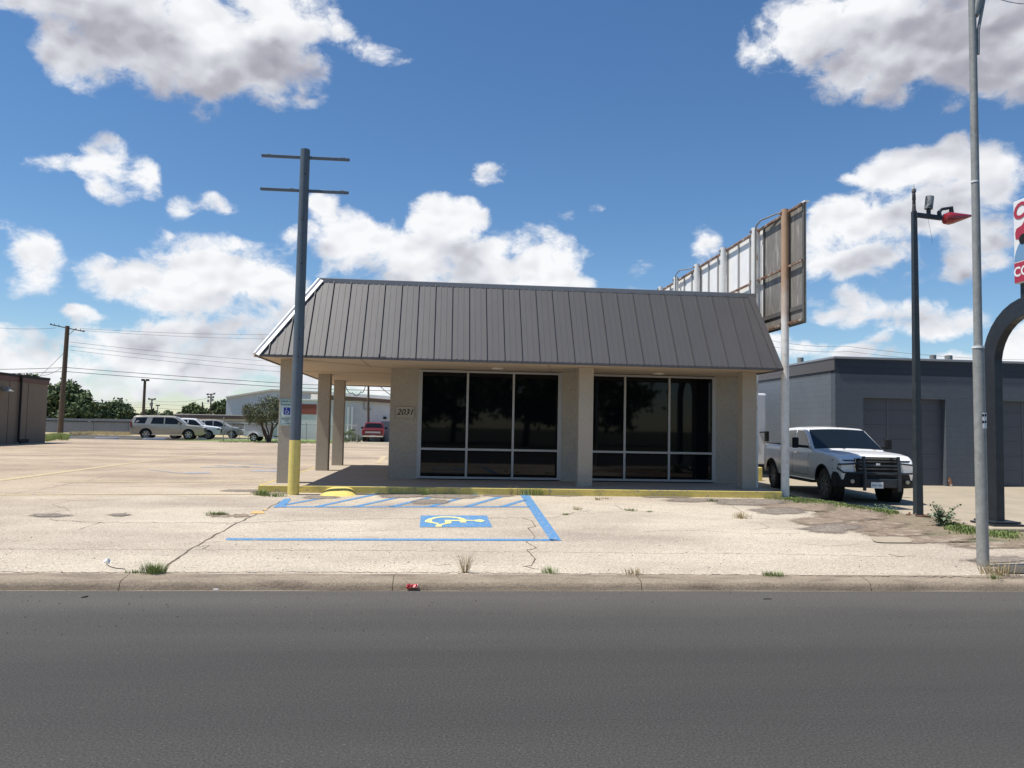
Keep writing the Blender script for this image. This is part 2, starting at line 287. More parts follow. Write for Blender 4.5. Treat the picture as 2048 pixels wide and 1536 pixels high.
# ------------------------------------------------------------------ mesh helpers
class MB:
    def __init__(s): s.v = []; s.f = []; s.fm = []; s.m = 0
    def add(s, vs, fs):
        o = len(s.v); s.v += [Vector(v) for v in vs]; s.f += [tuple(i + o for i in f) for f in fs]; s.fm += [s.m] * len(fs); return s
    def box(s, x0, x1, y0, y1, z0, z1):
        return s.add([(x0,y0,z0),(x1,y0,z0),(x1,y1,z0),(x0,y1,z0),(x0,y0,z1),(x1,y0,z1),(x1,y1,z1),(x0,y1,z1)],
              [(0,3,2,1),(4,5,6,7),(0,1,5,4),(1,2,6,5),(2,3,7,6),(3,0,4,7)])
    def tube(s, pts, rs, n=10, caps=True, sq=False):
        pts = [Vector(p) for p in pts]
        if isinstance(rs, (int, float)): rs = [rs] * len(pts)
        rings = []; a = None
        for i, p in enumerate(pts):
            d = (pts[min(i + 1, len(pts) - 1)] - pts[max(i - 1, 0)]).normalized()
            if a is None: a = d.cross(Vector((0, 1, 0)) if abs(d.y) < .9 else Vector((1, 0, 0))).normalized()
            a = (a - d * a.dot(d)).normalized(); b = d.cross(a)
            rings.append([p + (a * math.cos(t) + b * math.sin(t)) * rs[i] * (1.4142 if sq else 1) for t in [(k + (.5 if sq else 0)) / n * 2 * PI for k in range(n)]])
        vs = [v for r in rings for v in r]; fs = []
        for i in range(len(pts) - 1):
            for k in range(n): fs.append((i*n+k, i*n+(k+1)%n, (i+1)*n+(k+1)%n, (i+1)*n+k))
        if caps: fs += [tuple(reversed(range(n))), tuple(range((len(pts)-1)*n, len(pts)*n))]
        return s.add(vs, fs)
    def beam(s, a, b, w, h=None, up=(0, 0, 1)):
        a, b = Vector(a), Vector(b); h = h or w; d = (b - a).normalized(); u = Vector(up)
        if abs(d.dot(u)) > .95: u = Vector((0, 1, 0))
        l = d.cross(u).normalized(); u = l.cross(d); vs = []
        for p in (a, b):
            for i, j in ((-1,-1),(1,-1),(1,1),(-1,1)): vs.append(p + l*(w/2*i) + u*(h/2*j))
        return s.add(vs, [(0,1,2,3),(7,6,5,4),(0,4,5,1),(1,5,6,2),(2,6,7,3),(3,7,4,0)])
    def prism(s, poly, fn0, fn1):
        n = len(poly); return s.add([fn0(*p) for p in poly] + [fn1(*p) for p in poly], [tuple(range(n)), tuple(range(2*n-1, n-1, -1))] + [(i, i+n, (i+1)%n+n, (i+1)%n) for i in range(n)])
    def poly(s, pts): return s.add(pts, [tuple(range(len(pts)))])
    def lathe(s, prof, M_=Matrix(), n=20):
        vs = []; fs = []
        for (r, h) in prof:
            for k in range(n): vs.append(M_ @ Vector((r*math.cos(2*PI*k/n), r*math.sin(2*PI*k/n), h)))
        for i in range(len(prof)-1):
            for k in range(n): fs.append((i*n+k, i*n+(k+1)%n, (i+1)*n+(k+1)%n, (i+1)*n+k))
        fs += [tuple(reversed(range(n))), tuple(range((len(prof)-1)*n, len(prof)*n))]
        return s.add(vs, fs)
    def build(s, name, mats, parent=None, smooth=False, bevel=0, fixn=True):
        me = bpy.data.meshes.new(name)
        off = parent_origin(parent)
        me.from_pydata([v - off for v in s.v], [], s.f)
        for m_ in (mats if isinstance(mats, list) else [mats]): me.materials.append(m_)
        if isinstance(mats, list): me.polygons.foreach_set('material_index', s.fm)
        if fixn:
            b = bmesh.new(); b.from_mesh(me); bmesh.ops.recalc_face_normals(b, faces=b.faces); b.to_mesh(me); b.free()
        if smooth:
            me.polygons.foreach_set('use_smooth', [True] * len(me.polygons))
            if smooth != 'all': me.set_sharp_from_angle(angle=R(smooth if smooth is not True else 35))
        o = bpy.data.objects.new(name, me); COL.objects.link(o); o.parent = parent
        if bevel:
            md = o.modifiers.new('bevel', 'BEVEL'); md.width = bevel; md.segments = 2; md.limit_method = 'ANGLE'; md.angle_limit = R(30); md.harden_normals = False
        return o
ORG = {}
def parent_origin(p): return ORG.get(p.name, Vector((0, 0, 0))) if p is not None else Vector((0, 0, 0))
def tag(o, label=None, cat=None, group=None, kind=None):
    if label: o['label'] = label
    if cat: o['category'] = cat
    if group: o['group'] = group
    if kind: o['kind'] = kind
    return o
def thing(name, label, cat, loc=(0, 0, 0), rz=0, group=None, local=False):
    """Empty at a thing's base. Parts are given in world coordinates (shifted here) unless local=True."""
    o = bpy.data.objects.new(name, None); COL.objects.link(o); o.empty_display_size = .2
    o.location = loc; o.rotation_euler = (0, 0, rz)
    if not local: ORG[o.name] = Vector(loc)
    return tag(o, label, cat, group)
def subpart(child_name, mb, m, part, **k):
    """a sub-part of a part: the part sits at its thing's origin, so use that origin"""
    ORG[part.name] = parent_origin(part.parent); return mb.build(child_name, m, part, **k)
def one(name, mb, m, label, cat, loc, group=None, **k):
    """a thing made of one mesh, origin at loc"""
    mb.v = [v - Vector(loc) for v in mb.v]; o = mb.build(name, m, None, **k); o.location = loc; return tag(o, label, cat, group)
def struct(name, mb, m, **k): return tag(mb.build(name, m, None, **k), kind='structure')
def text_mb(s, size, M_, shear=0, bold=0):
    cu = bpy.data.curves.new('t', 'FONT'); cu.body = s; cu.size = size; cu.shear = shear; cu.offset = bold; cu.align_x = 'CENTER'; cu.align_y = 'CENTER'; cu.resolution_u = 3
    o = bpy.data.objects.new('t', cu); COL.objects.link(o); dg = bpy.context.evaluated_depsgraph_get()
    me = bpy.data.meshes.new_from_object(o.evaluated_get(dg)); mb = MB()
    mb.add([M_ @ v.co for v in me.vertices], [tuple(p.vertices) for p in me.polygons])
    bpy.data.objects.remove(o); bpy.data.curves.remove(cu); bpy.data.meshes.remove(me); return mb
def frame_m(o, xa, ya):   # text frame: local x along xa, y along ya
    xa, ya = Vector(xa).normalized(), Vector(ya).normalized(); za = xa.cross(ya)
    m_ = Matrix((xa, ya, za)).transposed().to_4x4(); m_.translation = Vector(o); return m_

def split_pieces(names, gap=.012):
    """pieces of a part that stand apart become parts of their own"""
    for o in list(COL.objects):
        if o.type != 'MESH' or o.name.split('.')[0] not in names or o.get('kind') == 'stuff': continue
        me = o.data; nv = len(me.vertices); par = list(range(nv))
        def find(a):
            while par[a] != a: par[a] = par[par[a]]; a = par[a]
            return a
        for p in me.polygons:
            for v in p.vertices[1:]: par[find(v)] = find(p.vertices[0])
        isl = {}
        for v in me.vertices: isl.setdefault(find(v.index), []).append(v.index)
        L = []
        for r_, vs in isl.items():
            c = [me.vertices[i].co for i in vs]; L.append([set([r_]), [min(q[k] for q in c) - gap/2 for k in range(3)], [max(q[k] for q in c) + gap/2 for k in range(3)]])
        ch = True
        while ch:
            ch = False
            for i in range(len(L)):
                for j in range(i + 1, len(L)):
                    if all(L[i][1][k] <= L[j][2][k] and L[j][1][k] <= L[i][2][k] for k in range(3)):
                        L[i] = [L[i][0] | L[j][0], [min(L[i][1][k], L[j][1][k]) for k in range(3)], [max(L[i][2][k], L[j][2][k]) for k in range(3)]]; L.pop(j); ch = True; break
                if ch: break
        if len(L) < 2: continue
        nm = o.name.split('.')[0]
        for g_i, G in enumerate(L):
            keep = G[0]; b = bmesh.new(); b.from_mesh(me); b.verts.ensure_lookup_table()
            bmesh.ops.delete(b, geom=[v for v in b.verts if find(v.index) not in keep], context='VERTS')
            m2 = bpy.data.meshes.new(nm); b.to_mesh(m2); b.free()
            for mm in me.materials: m2.materials.append(mm)
            n_ = o.copy(); n_.data = m2; n_.name = nm; COL.objects.link(n_)
            if g_i == 0:
                for c_ in list(o.children): c_.parent = n_
        bpy.data.objects.remove(o)
# ------------------------------------------------------------------ ground
def lerpt(t, tab):
    if t <= tab[0][0]: return tab[0][1]
    for (a, b), (c, d) in zip(tab, tab[1:]):
        if t <= c: return b + (d - b) * (t - a) / (c - a)
    return tab[-1][1]
XL = [(8, 13), (11, 11.4), (12.2, 10.4), (14, 9.3), (15.5, 8.9), (18, 8.45), (90, 8.45)]
def gh(x, y):
    if y < 8.18: return -.15
    s = x - lerpt(y, XL); s = max(0, min(1, s / 1.3)); s = s * s * (3 - 2 * s)
    n = .012 * mnoise.noise(Vector((x * 1.3, y * 1.3, 0))) if 6 < x < 14 and 8 < y < 24 and s < .99 else 0
    return .138 + n - .235 * s
xs = [-900, -400, -150, -60, -20, -5] + [5 + i * .3 for i in range(0, 40)] + [18, 22, 40, 90, 200, 900]
ys = [8.179, 8.181] + [8.5 + i * .3 for i in range(0, 60)] + [28, 34, 45, 60, 90, 200, 500, 1500]
g = MB(); nx = len(xs)
g.add([(x, y, gh(x, y)) for y in ys for x in xs], [(j*nx+i, j*nx+i+1, (j+1)*nx+i+1, (j+1)*nx+i) for j in range(len(ys)-1) for i in range(nx-1)])
struct('ground', g, soilm, smooth=40)
b = MB().add([(-900, -9.0, .084), (900, -9.0, .084), (900, 7.68, .086), (-900, 7.68, .086)], [(0, 1, 2, 3)]); struct('road', b, asphalt)
b = MB().add([(-900, -900, .12), (900, -900, .12), (900, -9.4, .12), (-900, -9.4, .12)], [(0, 1, 2, 3)]); struct('lawn', b, farlawn)
# kerb: gutter pan, rolled face, worn top with joints
prof = [(7.66, .05), (7.68, .087), (7.80, .058), (7.90, .036), (7.918, .040), (7.928, .075), (7.938, .108), (7.96, .124), (8.0, .133), (8.09, .145), (8.17, .1535), (8.20, .1535), (8.20, .03)]
b = MB(); joints = [-60, -20, -8.5]; xk = [atz(247, 1160, .12).x, atz(787, 1160, .12).x, atz(1283, 1165, .12).x, atz(1752, 1170, .12).x, 9.2, 14]
xk = [-60, -30, -12, -7.5] + xk + [30, 60]
for a, c in zip(xk, xk[1:]):
    nseg = max(1, min(40, int((c - a) / .3))); vs = []; fs = []
    for i in range(nseg + 1):
        x = a + .003 + (c - a - .006) * i / nseg
        for (y, z) in prof: vs.append((x, y + .006 * mnoise.noise(Vector((x * 2, y * 9, 1))), z + .004 * mnoise.noise(Vector((x * 1.7, y * 5, 4)))))
    k = len(prof)
    for i in range(nseg):
        for j in range(k - 1): fs.append((i*k+j, (i+1)*k+j, (i+1)*k+j+1, i*k+j+1))
    pass
    b.add(vs, fs)
struct('kerb', b, kerbm, smooth=50)
b = MB().box(-900, 900, -9.4, -9.0, .02, .24); struct('far_kerb', b, kerbm)
# parking lot sheet with a ragged right edge
def rag(pts, step=.25, amp=.10, close=False):
    out = []
    for i in range(len(pts) - (0 if close else 1)):
        a = Vector(pts[i]); c = Vector(pts[(i + 1) % len(pts)]); n = max(1, int((c - a).length / step))
        for k in range(n):
            p = a.lerp(c, k / n); q_ = Vector((p.x * 1.9, p.y * 1.9, 3.3)); p.x += amp * (mnoise.noise(q_) + .5 * mnoise.noise(q_ * 3)); p.y += amp * (mnoise.noise(q_ + Vector((9, 2, 1))) + .5 * mnoise.noise(q_ * 3.1)); out.append(p)
    if not close: out.append(Vector(pts[-1]))
    return out
edge = rag([Vector((22, 9.5, 0)), Vector((8.9, 9.75, 0)), atz(2000, 1093, .15), atz(1900, 1086, .15), atz(1800, 1072, .15), atz(1722, 1046, .15), atz(1640, 1026, .15), atz(1540, 1005, .15), Vector((7.6, 17.75, 0))], .2, .16)
lot_pts = [(-140, 8.19, .15), (40, 8.19, .15), (22, 9.5, .15)] + [(p.x, p.y, .15) for p in edge[1:]] + [(7.9, 17.9, .15), (7.9, 30, .15), (7.9, 63.5, .15)]
fr = rag([Vector((7.9, 63.5, 0)), Vector((-12, 63.8, 0)), Vector((-20, 62.6, 0)), Vector((-60, 66, 0)), Vector((-140, 66, 0))], 1.0, .35)
lot_pts += [(p.x, p.y, .15) for p in fr[1:]]
b = MB().poly(lot_pts); me_lot = struct('parking_lot', b, concrete)
LOT = me_lot
# asphalt behind the lot, dry verge, grass, right-hand apron
def sheet(name, pts, z, m, jit=None, kind='structure', parent=None, label=None):
    P = rag([Vector((p[0], p[1], 0)) for p in pts], jit[0], jit[1], True) if jit else [Vector((p[0], p[1], 0)) for p in pts]
    o = MB().poly([(p.x, p.y, z) for p in P]).build(name, m, parent)
    if parent is None: o['kind'] = kind
    elif label: o['label'] = label
    return o
sheet('back_street', [(-140, 66.4), (-19, 64.2), (-13.2, 76), (-20, 83.5), (-140, 84)], .146, asphalt, (2, .2))
sheet('dry_verge', [(-140, 83.6), (-44, 80.2), (-27, 79), (-13, 80), (-13, 100), (-140, 100)], .152, drym, (1.5, .5))
sheet('lawn', [(-21.5, 64.0), (-9, 64.0), (-8.8, 76), (-17, 76)], .155, grassm, (.6, .25))
sheet('concrete_path', [(-9.3, 63.9), (8, 63.8), (8, 77), (-8.6, 77)], .156, apronm)
ap = rag([atz(1590, 993, -.08), atz(1700, 1010, -.08), atz(1840, 1036, -.08), atz(1960, 1056, -.08), atz(2060, 1066, -.08)], .3, .08)
MBa = MB().poly([(p.x, p.y, -.08) for p in ap] + [(26, 13.0, -.08), (60, 13.5, -.08), (60, 60, -.08), (9.9, 60, -.08), (9.9, 22, -.08)])
struct('apron', MBa, apronm)
# painted markings: children of the lot
def px(pts, z=.155): return [atz(x, y, z) for x, y in pts]
def mark(name, polys, m, label, z=.155):
    b = MB()
    for p in polys: b.poly(px(p, z))
    o = b.build(name, m, LOT); tag(o, label); return o
C3 = lambda x, y: (400 + x / 2.56, 930 + y / 2.56)
mark('stall_line', [[(452,1076.2),(1118,1077.6),(1114,1081.5),(452,1080)]], blue, 'long blue front line of the accessible stall')
mark('stall_line', [[(1036,983.5),(1054,983.5),(1123,1081),(1101,1081)]], blue, 'wide slanted blue line closing the stall')
mark('stall_line', [[(555,1012.4),(1062,1012.4),(1064,1014.4),(545,1014.4)]], blue, 'thin blue line between stall and hatched aisle')
mark('stall_line', [[(569,997),(582,997),(570,1014.6),(546,1014.6)]], blue, 'short blue tick at the left end of the hatched aisle')
hz = [((570,1009),(672,991)),((632,1013.2),(771,984)),((708,1013.2),(845,984)),((782,1013.2),(908,983)),((857,1013.2),(970,983)),((931,1013.2),(1037,983)),((1003,1013.2),(1048,1000))]
for a, c in hz:
    mark('hatch_stripe', [[(a[0]-7,a[1]),(a[0]+8,a[1]),(c[0]+8,c[1]),(c[0]-6,c[1])]], blue, None)
C8 = lambda L: [(800 + x / 9.75, 1010 + y / 9.75) for x, y in L]
mark('symbol_panel', [C8([(405,203),(1695,203),(1800,430),(380,430)])], blue, 'blue painted rectangle of the wheelchair symbol', .1545)
mark('wheelchair_symbol', [C8([(1285,275),(1150,235),(980,222),(800,222),(680,235),(740,248),(860,240),(1000,243),(1120,258),(1180,280),(1290,285)]),
   C8([(680,235),(560,265),(500,295),(480,315),(500,330),(620,350),(740,370),(770,355),(680,340),(625,322),(615,295),(650,268),(740,248)]),
   C8([(870,290),(1170,290),(1170,308),(1000,310),(1000,355),(880,372),(880,310)]), C8([(880,355),(1000,355),(820,385),(810,420),(690,420),(700,385)]),
   C8([(1170,285),(1440,293),(1440,305),(1285,305),(1285,340),(1180,340),(1165,315)]), C8([(1440,293),(1550,280),(1620,290),(1655,308),(1590,328),(1500,322),(1440,305)])], symy, 'yellow painted wheelchair symbol', .159)
mark('bay_line', [[(0,958.5),(200,933),(300,921),(300,922.3),(200,935.5),(0,962)], [(310,920),(430,906),(430,907),(310,921.2)]], yfaded, 'faded yellow bay line running back from the left edge', .157)
mark('bay_line', [[(0,988),(520,987.2),(520,988.4),(0,989.6)]], yfaded, 'faint yellow line nearest the street on the left', .157)
mark('bay_line', [[(115,962.6),(540,962.4),(540,963.6),(115,963.8)]], yfaded, 'faint yellow line further back on the left', .157)
mark('faded_stall_mark', [[(362,944),(420,943),(420,946.5),(368,947)], [(505,940),(555,939.5),(555,943),(500,943)], [(430,930),(560,936),(560,937.4),(430,931.2)], [(455,926),(560,930),(560,931),(455,927)], [(300,938),(360,945),(360,946.4),(296,939.4)], [(400,934),(500,933),(500,934.2),(400,935.2)]], bfaded, 'faded blue accessible bay marks left of the porch', .157)
mark('bay_line', [[(764,912),(775,912),(762,926),(751,926)]], yfaded, 'short yellow line behind the porch', .157)
mark('paint_spot', [[(505,1022),(526,1022),(530,1027),(500,1027)], [(524,1020),(532,1017),(534,1020)]], mat('orange_paint', (.62, .40, .16), .9), 'small orange paint spots on the cracked concrete', .157)
# cracks and joints
def crack(pts, w=2.0, seed=0, z=.1533, m=crackm, lab=None, amp=2.2, yamp=.9, step=9):
    r_ = random.Random(seed); P = []
    for (a, c) in zip(pts, pts[1:]):
        n = max(1, int(math.hypot(c[0]-a[0], c[1]-a[1]) / step))
        for k in range(n): P.append((a[0]+(c[0]-a[0])*k/n + r_.uniform(-amp, amp), a[1]+(c[1]-a[1])*k/n + r_.uniform(-yamp, yamp)))
    P.append(pts[-1]); W3 = [atz(x, y, z) for x, y in P]; b = MB()
    for i in range(len(W3) - 1):
        a, c = W3[i], W3[i+1]; d = (c - a); d.z = 0
        if d.length < 1e-4: continue
        n_ = Vector((-d.y, d.x, 0)).normalized(); h = w / 280 * r_.uniform(.4, 1.3); h2 = w / 280 * r_.uniform(.4, 1.3)
        if abs(n_.y) > .7: h *= 1.3; h2 *= 1.3
        e_ = d.normalized() * .01
        b.add([a - n_*h - e_, c - n_*h2 + e_, c + n_*h2 + e_, a + n_*h - e_], [(0, 1, 2, 3)])
    return b
cr_list = [([(328,1135),(385,1095),(430,1070),(470,1048),(520,1025),(560,1003)],3.2),([(385,1095),(418,1090),(405,1098)],1.6),([(98,1035),(105,1040),(200,1045),(370,1045),(460,1046),(640,1040),(800,1037),(1000,1036),(1110,1035),(1150,1025),(1180,1020)],1.6),
  ([(0,1098),(400,1099),(800,1101),(1300,1106),(1500,1107),(1800,1113)],.9),([(0,990),(60,982),(170,962),(260,942)],1.6),([(1045,1036),(1062,1040),(1070,1052),(1058,1056),(1068,1076),(1052,1084),(1075,1096),(1052,1100),(1070,1118),(1065,1130),(1050,1133),(1078,1138)],2.0),([(1228,1010),(1245,1018),(1265,1022),(1300,1025)],2.2),
  ([(1115,1030),(1260,1022),(1430,1028),(1560,1040)],.9),([(55,1030),(140,1020),(105,1008),(140,1002),(260,997)],1.2),([(155,1060),(200,1045)],1.2),([(60,1030),(110,1028)],2.2),([(210,1029),(255,1025),(240,1033)],2.2),([(1450,1005),(1480,1020),(1500,1033)],1.4),([(1780,1108),(1800,1113),(1830,1112)],2.2),([(1520,1045),(1540,1055),(1500,1060)],1.2),
  ([(0,1143.5),(240,1145),(600,1143.5),(1000,1146),(1300,1148),(1700,1151),(2048,1155)],1.6),([(650,1015),(700,1018),(800,1016)],.8),([(1120,1000),(1200,1008),(1290,1004),(1420,1012)],.8),([(300,930),(420,915),(520,905)],1.4),([(100,915),(250,900),(400,897)],1.4),([(0,932),(120,925),(200,926)],1.4),([(1290,1062),(1400,1060),(1500,1068),(1600,1066)],.9),
  ([(150,1000),(60,998)],1.2),([(480,960),(540,955)],2.0),([(870,1130),(900,1128)],1.0),([(1590,1085),(1660,1092),(1720,1088)],1.0),([(560,1060),(700,1063),(830,1058)],.7)]
b = MB()
for i, (p, w) in enumerate(cr_list): c_ = crack(p, w, i); b.add(c_.v, c_.f)
o = b.build('crack', crackm, LOT); o['label'] = 'thin branching cracks and joints in the concrete'
o['kind'] = 'stuff'
# dirt drifts and patches: thin sheets that thin out towards their edge
def soft(name, col, col2, lo=.30):
    m = mat(name, col, .95, 0, (40, .4), (3, .2), (30, .6, .02), col2=col2); t = m.node_tree; nd = t.nodes; B = nd['Principled BSDF']
    at = nd.new('ShaderNodeAttribute'); at.attribute_name = 'cover'; g = nd.new('ShaderNodeNewGeometry'); n1 = nd.new('ShaderNodeTexNoise'); n1.inputs['Scale'].default_value = 14; n1.inputs['Detail'].default_value = 9; n1.inputs['Roughness'].default_value = .75
    t.links.new(g.outputs['Position'], n1.inputs['Vector']); a = nd.new('ShaderNodeMath'); a.operation = 'ADD'; t.links.new(at.outputs['Fac'], a.inputs[0]); t.links.new(n1.outputs[0], a.inputs[1])
    r = nd.new('ShaderNodeMapRange'); t.links.new(a.outputs[0], r.inputs[0]); r.inputs[1].default_value = .72; r.inputs[2].default_value = .98; t.links.new(r.outputs[0], B.inputs['Alpha']); return m
dirts = soft('loose_dirt', (.235, .175, .125), [((.34, .28, .21), 5, .5, .65), ((.10, .085, .06), 9, .60, .72)])
stain = soft('grey_gravel_dirt', (.20, .165, .135), [((.42, .36, .28), 22, .55, .66), ((.08, .065, .05), 30, .60, .70)])
def patch(name, cx, cy, rx, ry, m, label, seed=1, z=.152, n=30):
    r_ = random.Random(seed); rings = [0, .35, .65, .85, 1.0]; c = atz(cx, cy, z); vs = [tuple(c)]; cov = [1.0]; fs = []
    for q in rings[1:]:
        for k in range(n):
            t = 2*PI*k/n; w_ = 1 + .45 * mnoise.noise(Vector((math.cos(t)*1.8, math.sin(t)*1.8, seed))); vs.append(tuple(atz(cx + rx*q*w_*math.cos(t), cy + ry*q*w_*math.sin(t), z))); cov.append(1 - q)
    for k in range(n): fs.append((0, 1 + k, 1 + (k+1) % n))
    for j in range(3):
        for k in range(n): fs.append((1+j*n+k, 1+(j+1)*n+k, 1+(j+1)*n+(k+1)%n, 1+j*n+(k+1)%n))
    o = MB().add(vs, fs).build(name, m, LOT); a = o.data.attributes.new('cover', 'FLOAT', 'POINT'); a.data.foreach_set('value', cov); tag(o, label); return o
PT = [(440,1030,34,6,0),(482,1031,26,5,0),(540,985,60,6,1),(480,981,60,4,1),(800,990,70,8,1),(905,992,90,8,1),(700,985,60,4,1),(860,1003,60,7,1),(640,994,50,5,1),(1000,990,50,5,1),
      (1400,1000,110,6,1),(1500,1004,110,9,1),(1600,1014,110,12,0),(1560,1022,80,10,1),(1700,1030,100,16,0),(1640,1042,80,12,0),(1750,1052,90,16,0),(1800,1064,90,14,0),(1660,1056,90,12,1),(1870,1078,120,12,0),(1980,1090,120,10,0),(1330,992,90,4,1),(1120,989,80,4,1),
      (240,1029,30,4,1),(100,1030,60,5,1),(2000,1118,90,10,1)]
for i, (a, c, e_, f_, kk) in enumerate(PT):
    patch('dirt_patch', a, c, e_, f_, dirts if kk == 0 else stain, None, i + 1, .1560 + .00022 * i)
def hard_patch(name, cx, cy, rx, ry, m, label, seed, z):
    P = [(cx + rx*(.8*math.copysign(abs(math.cos(t))**.5, math.cos(t))) + ry*1.6*math.sin(t), cy + ry*math.copysign(abs(math.sin(t))**.5, math.sin(t))) for t in [2*PI*k/24 for k in range(24)]]
    o = MB().poly(px(P, z)).build(name, m, LOT); tag(o, label)
hard_patch('concrete_patch', 1783, 1079, 48, 6, apronm, 'smooth tan repair patch near the tall galvanised pole', 30, .1645)
hard_patch('shadow_patch', 2040, 1138, 50, 8, asphalt, 'dark patch painted as a shadow beside the galvanised pole', 31, .1650)  # shadow right of the pole, painted as a dark sheet on the lot

# ------------------------------------------------------------------ the shop
XW0, YW, ZS, ZF = -1.38, 20.4, 3.2, .30
T = thing('office_building', 'low tan brick shop with brown standing-seam mansard roof and dark windows, numbered 2031', 'building', (2, 20.4, .15))
MB().box(-4.0, 8.0, 17.78, 27.15, .05, ZF).build('porch_slab', slabm, T, bevel=.012)
k = MB(); n = 40
# painted front and side edge of the slab, slightly chipped
k.box(-4.06, 8.06, 17.715, 17.777, .06, .303); k.box(-4.06, -4.003, 17.777, 27.1, .06, .303)
o = k.build('kerb_edge', mat('yellow_kerb_paint', (.66, .53, .15), .7, 0, (9, .12), (60, .08), (30, .3, .01), col2=[((.36, .30, .20), 9, .58, .66), ((.30, .27, .12), 2.5, .55, .75)]), T, bevel=.01); o['label'] = 'yellow painted edge of the porch slab'
# walls
w = MB()
w.box(XW0, -.62, YW, YW + .25, ZF, ZS); MB().box(3.14, 3.6, YW, YW + .25, ZF, ZS).build('wall', brickm, T); w.box(7.38, 8.08, YW, YW + .25, ZF, ZS)
w.box(XW0, XW0 + .25, YW + .25, 29, ZF, ZS); w.box(7.83, 8.08, YW + .25, 29, ZF, ZS); w.box(XW0, 8.08, 29, 29.25, .1, ZS)
w.build('wall', brickm, T)
for (x0, y0, s, d) in [(-3.83, 18.5, .38, .38), (3.29, 18.5, .36, .36), (7.40, 18.5, .36, .36), (-3.76, 23.6, .36, .36), (-3.72, 26.7, .36, .36)]:
    MB().box(x0, x0 + s, y0, y0 + d, ZF, ZS).build('pillar', brickm, T, bevel=.008)
# glazing
def window(x0, x1, n, transom=1.10):
    z0, z1 = ZF + .03, ZS - .02; f = MB(); y0, y1 = YW - .03, YW + .06; t = .055; xs_ = [x0 + (x1 - x0) * i / n for i in range(n + 1)]
    for i, x in enumerate(xs_): f.box(x - t/2, x + t/2, y0, y1, z0, z1)
    for a, c in zip(xs_, xs_[1:]):
        for z in (z0 + t/2, transom, z1 - t/2): f.box(a + t/2, c - t/2, y0 + .004, y1 - .004, z - t/2, z + t/2)
    f.box(x1 + t/2, x1 + t/2 + .05, y0 + .012, y1, z0, z1); f.box(x0 - t/2 - .05, x0 - t/2, y0 + .012, y1, z0, z1)
    wo = f.build('window', alu, T)
    for a, c in zip(xs_, xs_[1:]):
        for (za, zb) in ((z0 + t, transom - t/2), (transom + t/2, z1 - t)):
            subpart('pane', MB().box(a + t/2, c - t/2, YW + .012, YW + .03, za, zb), glass, wo)
window(-.575, 3.09, 3); window(3.66, 7.33, 3)
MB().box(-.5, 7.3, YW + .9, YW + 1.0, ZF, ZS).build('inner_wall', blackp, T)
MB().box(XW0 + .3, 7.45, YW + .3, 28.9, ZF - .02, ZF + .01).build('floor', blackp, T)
# number plaque
o = MB().box(-1.22, -.75, YW - .03, YW - .002, 1.90, 2.19).build('number_plaque', plateM, T); o['label'] = 'tan plaque reading 2031'
fr_ = MB()
for (a, c, d, e_) in ((-1.225, -.745, 2.19, 2.196), (-1.225, -.745, 1.894, 1.90)): fr_.box(a, c, YW - .034, YW - .003, d, e_)
for (a, c) in ((-1.228, -1.222), (-.748, -.742)): fr_.box(a, c, YW - .034, YW - .003, 1.894, 2.196)
subpart('frame', fr_, jointm, o)
subpart('house_number', text_mb('2031', .215, frame_m((-.985, YW - .036, 2.045), (1, 0, 0), (0, 0, 1)), .3, .002), blackp, o)
# roof: mansard planes, seams, hips
EX0, EX1, EY0, EY1 = -4.2, 8.03, 17.60, 30.0; TX0, TX1, TY0, TY1, ZT = -3.04, 7.80, 18.84, 28.8, 5.17; ZE = 3.215
MB().box(EX0 + .03, EX1 - .03, EY0 + .03, EY1 - .03, ZS, ZS + .012).build('soffit', soffitm, T)
E4 = [(EX0, EY0, ZE), (EX1, EY0, ZE), (EX1, EY1, ZE), (EX0, EY1, ZE)]; T4 = [(TX0, TY0, ZT), (TX1, TY0, ZT), (TX1, TY1, ZT), (TX0, TY1, ZT)]
r_ = MB().add(E4 + T4, [(0, 1, 5, 4), (1, 2, 6, 5), (2, 3, 7, 6), (3, 0, 4, 7), (4, 5, 6, 7)])
RO = r_.build('roof', roofm, T)
sm = MB(); rb = MB(); nrm = Vector((0, -(ZT - ZE), (TY0 - EY0))).normalized()
def yz(t): return EY0 + (TY0 - EY0) * t, ZE + (ZT - ZE) * t
x = EX0 + .28
while x < EX1 - .05:
    tl = min(1, (x - EX0) / (TX0 - EX0)); tr = min(1, (EX1 - x) / (EX1 - TX1)); t1 = min(tl, tr)
    if t1 > .05:
        a = Vector((x, *yz(.0))); c = Vector((x, *yz(t1 - .015)))
        sm.beam(a + nrm*.018, c + nrm*.018, .016, .036, nrm)
        for dx in (.13, .27):
            if x + dx < EX1 - .1:
                t2 = min(1, min((x + dx - EX0) / (TX0 - EX0), (EX1 - x - dx) / (EX1 - TX1)))
                rb.beam(Vector((x+dx, *yz(.01))) + nrm*.003, Vector((x+dx, *yz(t2 - .03))) + nrm*.003, .035, .008, nrm)
    x += .408
nl = Vector((-(ZT-ZE), 0, TX0-EX0)).normalized(); y = EY0 + .3
while y < EY1 - .1:
    t1 = min(1, (y - EY0) / (TY0 - EY0), (EY1 - y) / (EY1 - TY1))
    if t1 > .05: sm.beam(Vector((EX0, y, ZE)) + nl*.018, Vector((EX0, y, ZE)).lerp(Vector((TX0, y, ZT)), t1 - .015) + nl*.018, .016, .036, nl)
    y += .408
subpart('seam', sm, darkseam, RO)['kind'] = 'stuff'
subpart('rib', rb, roofm, RO)['kind'] = 'stuff'
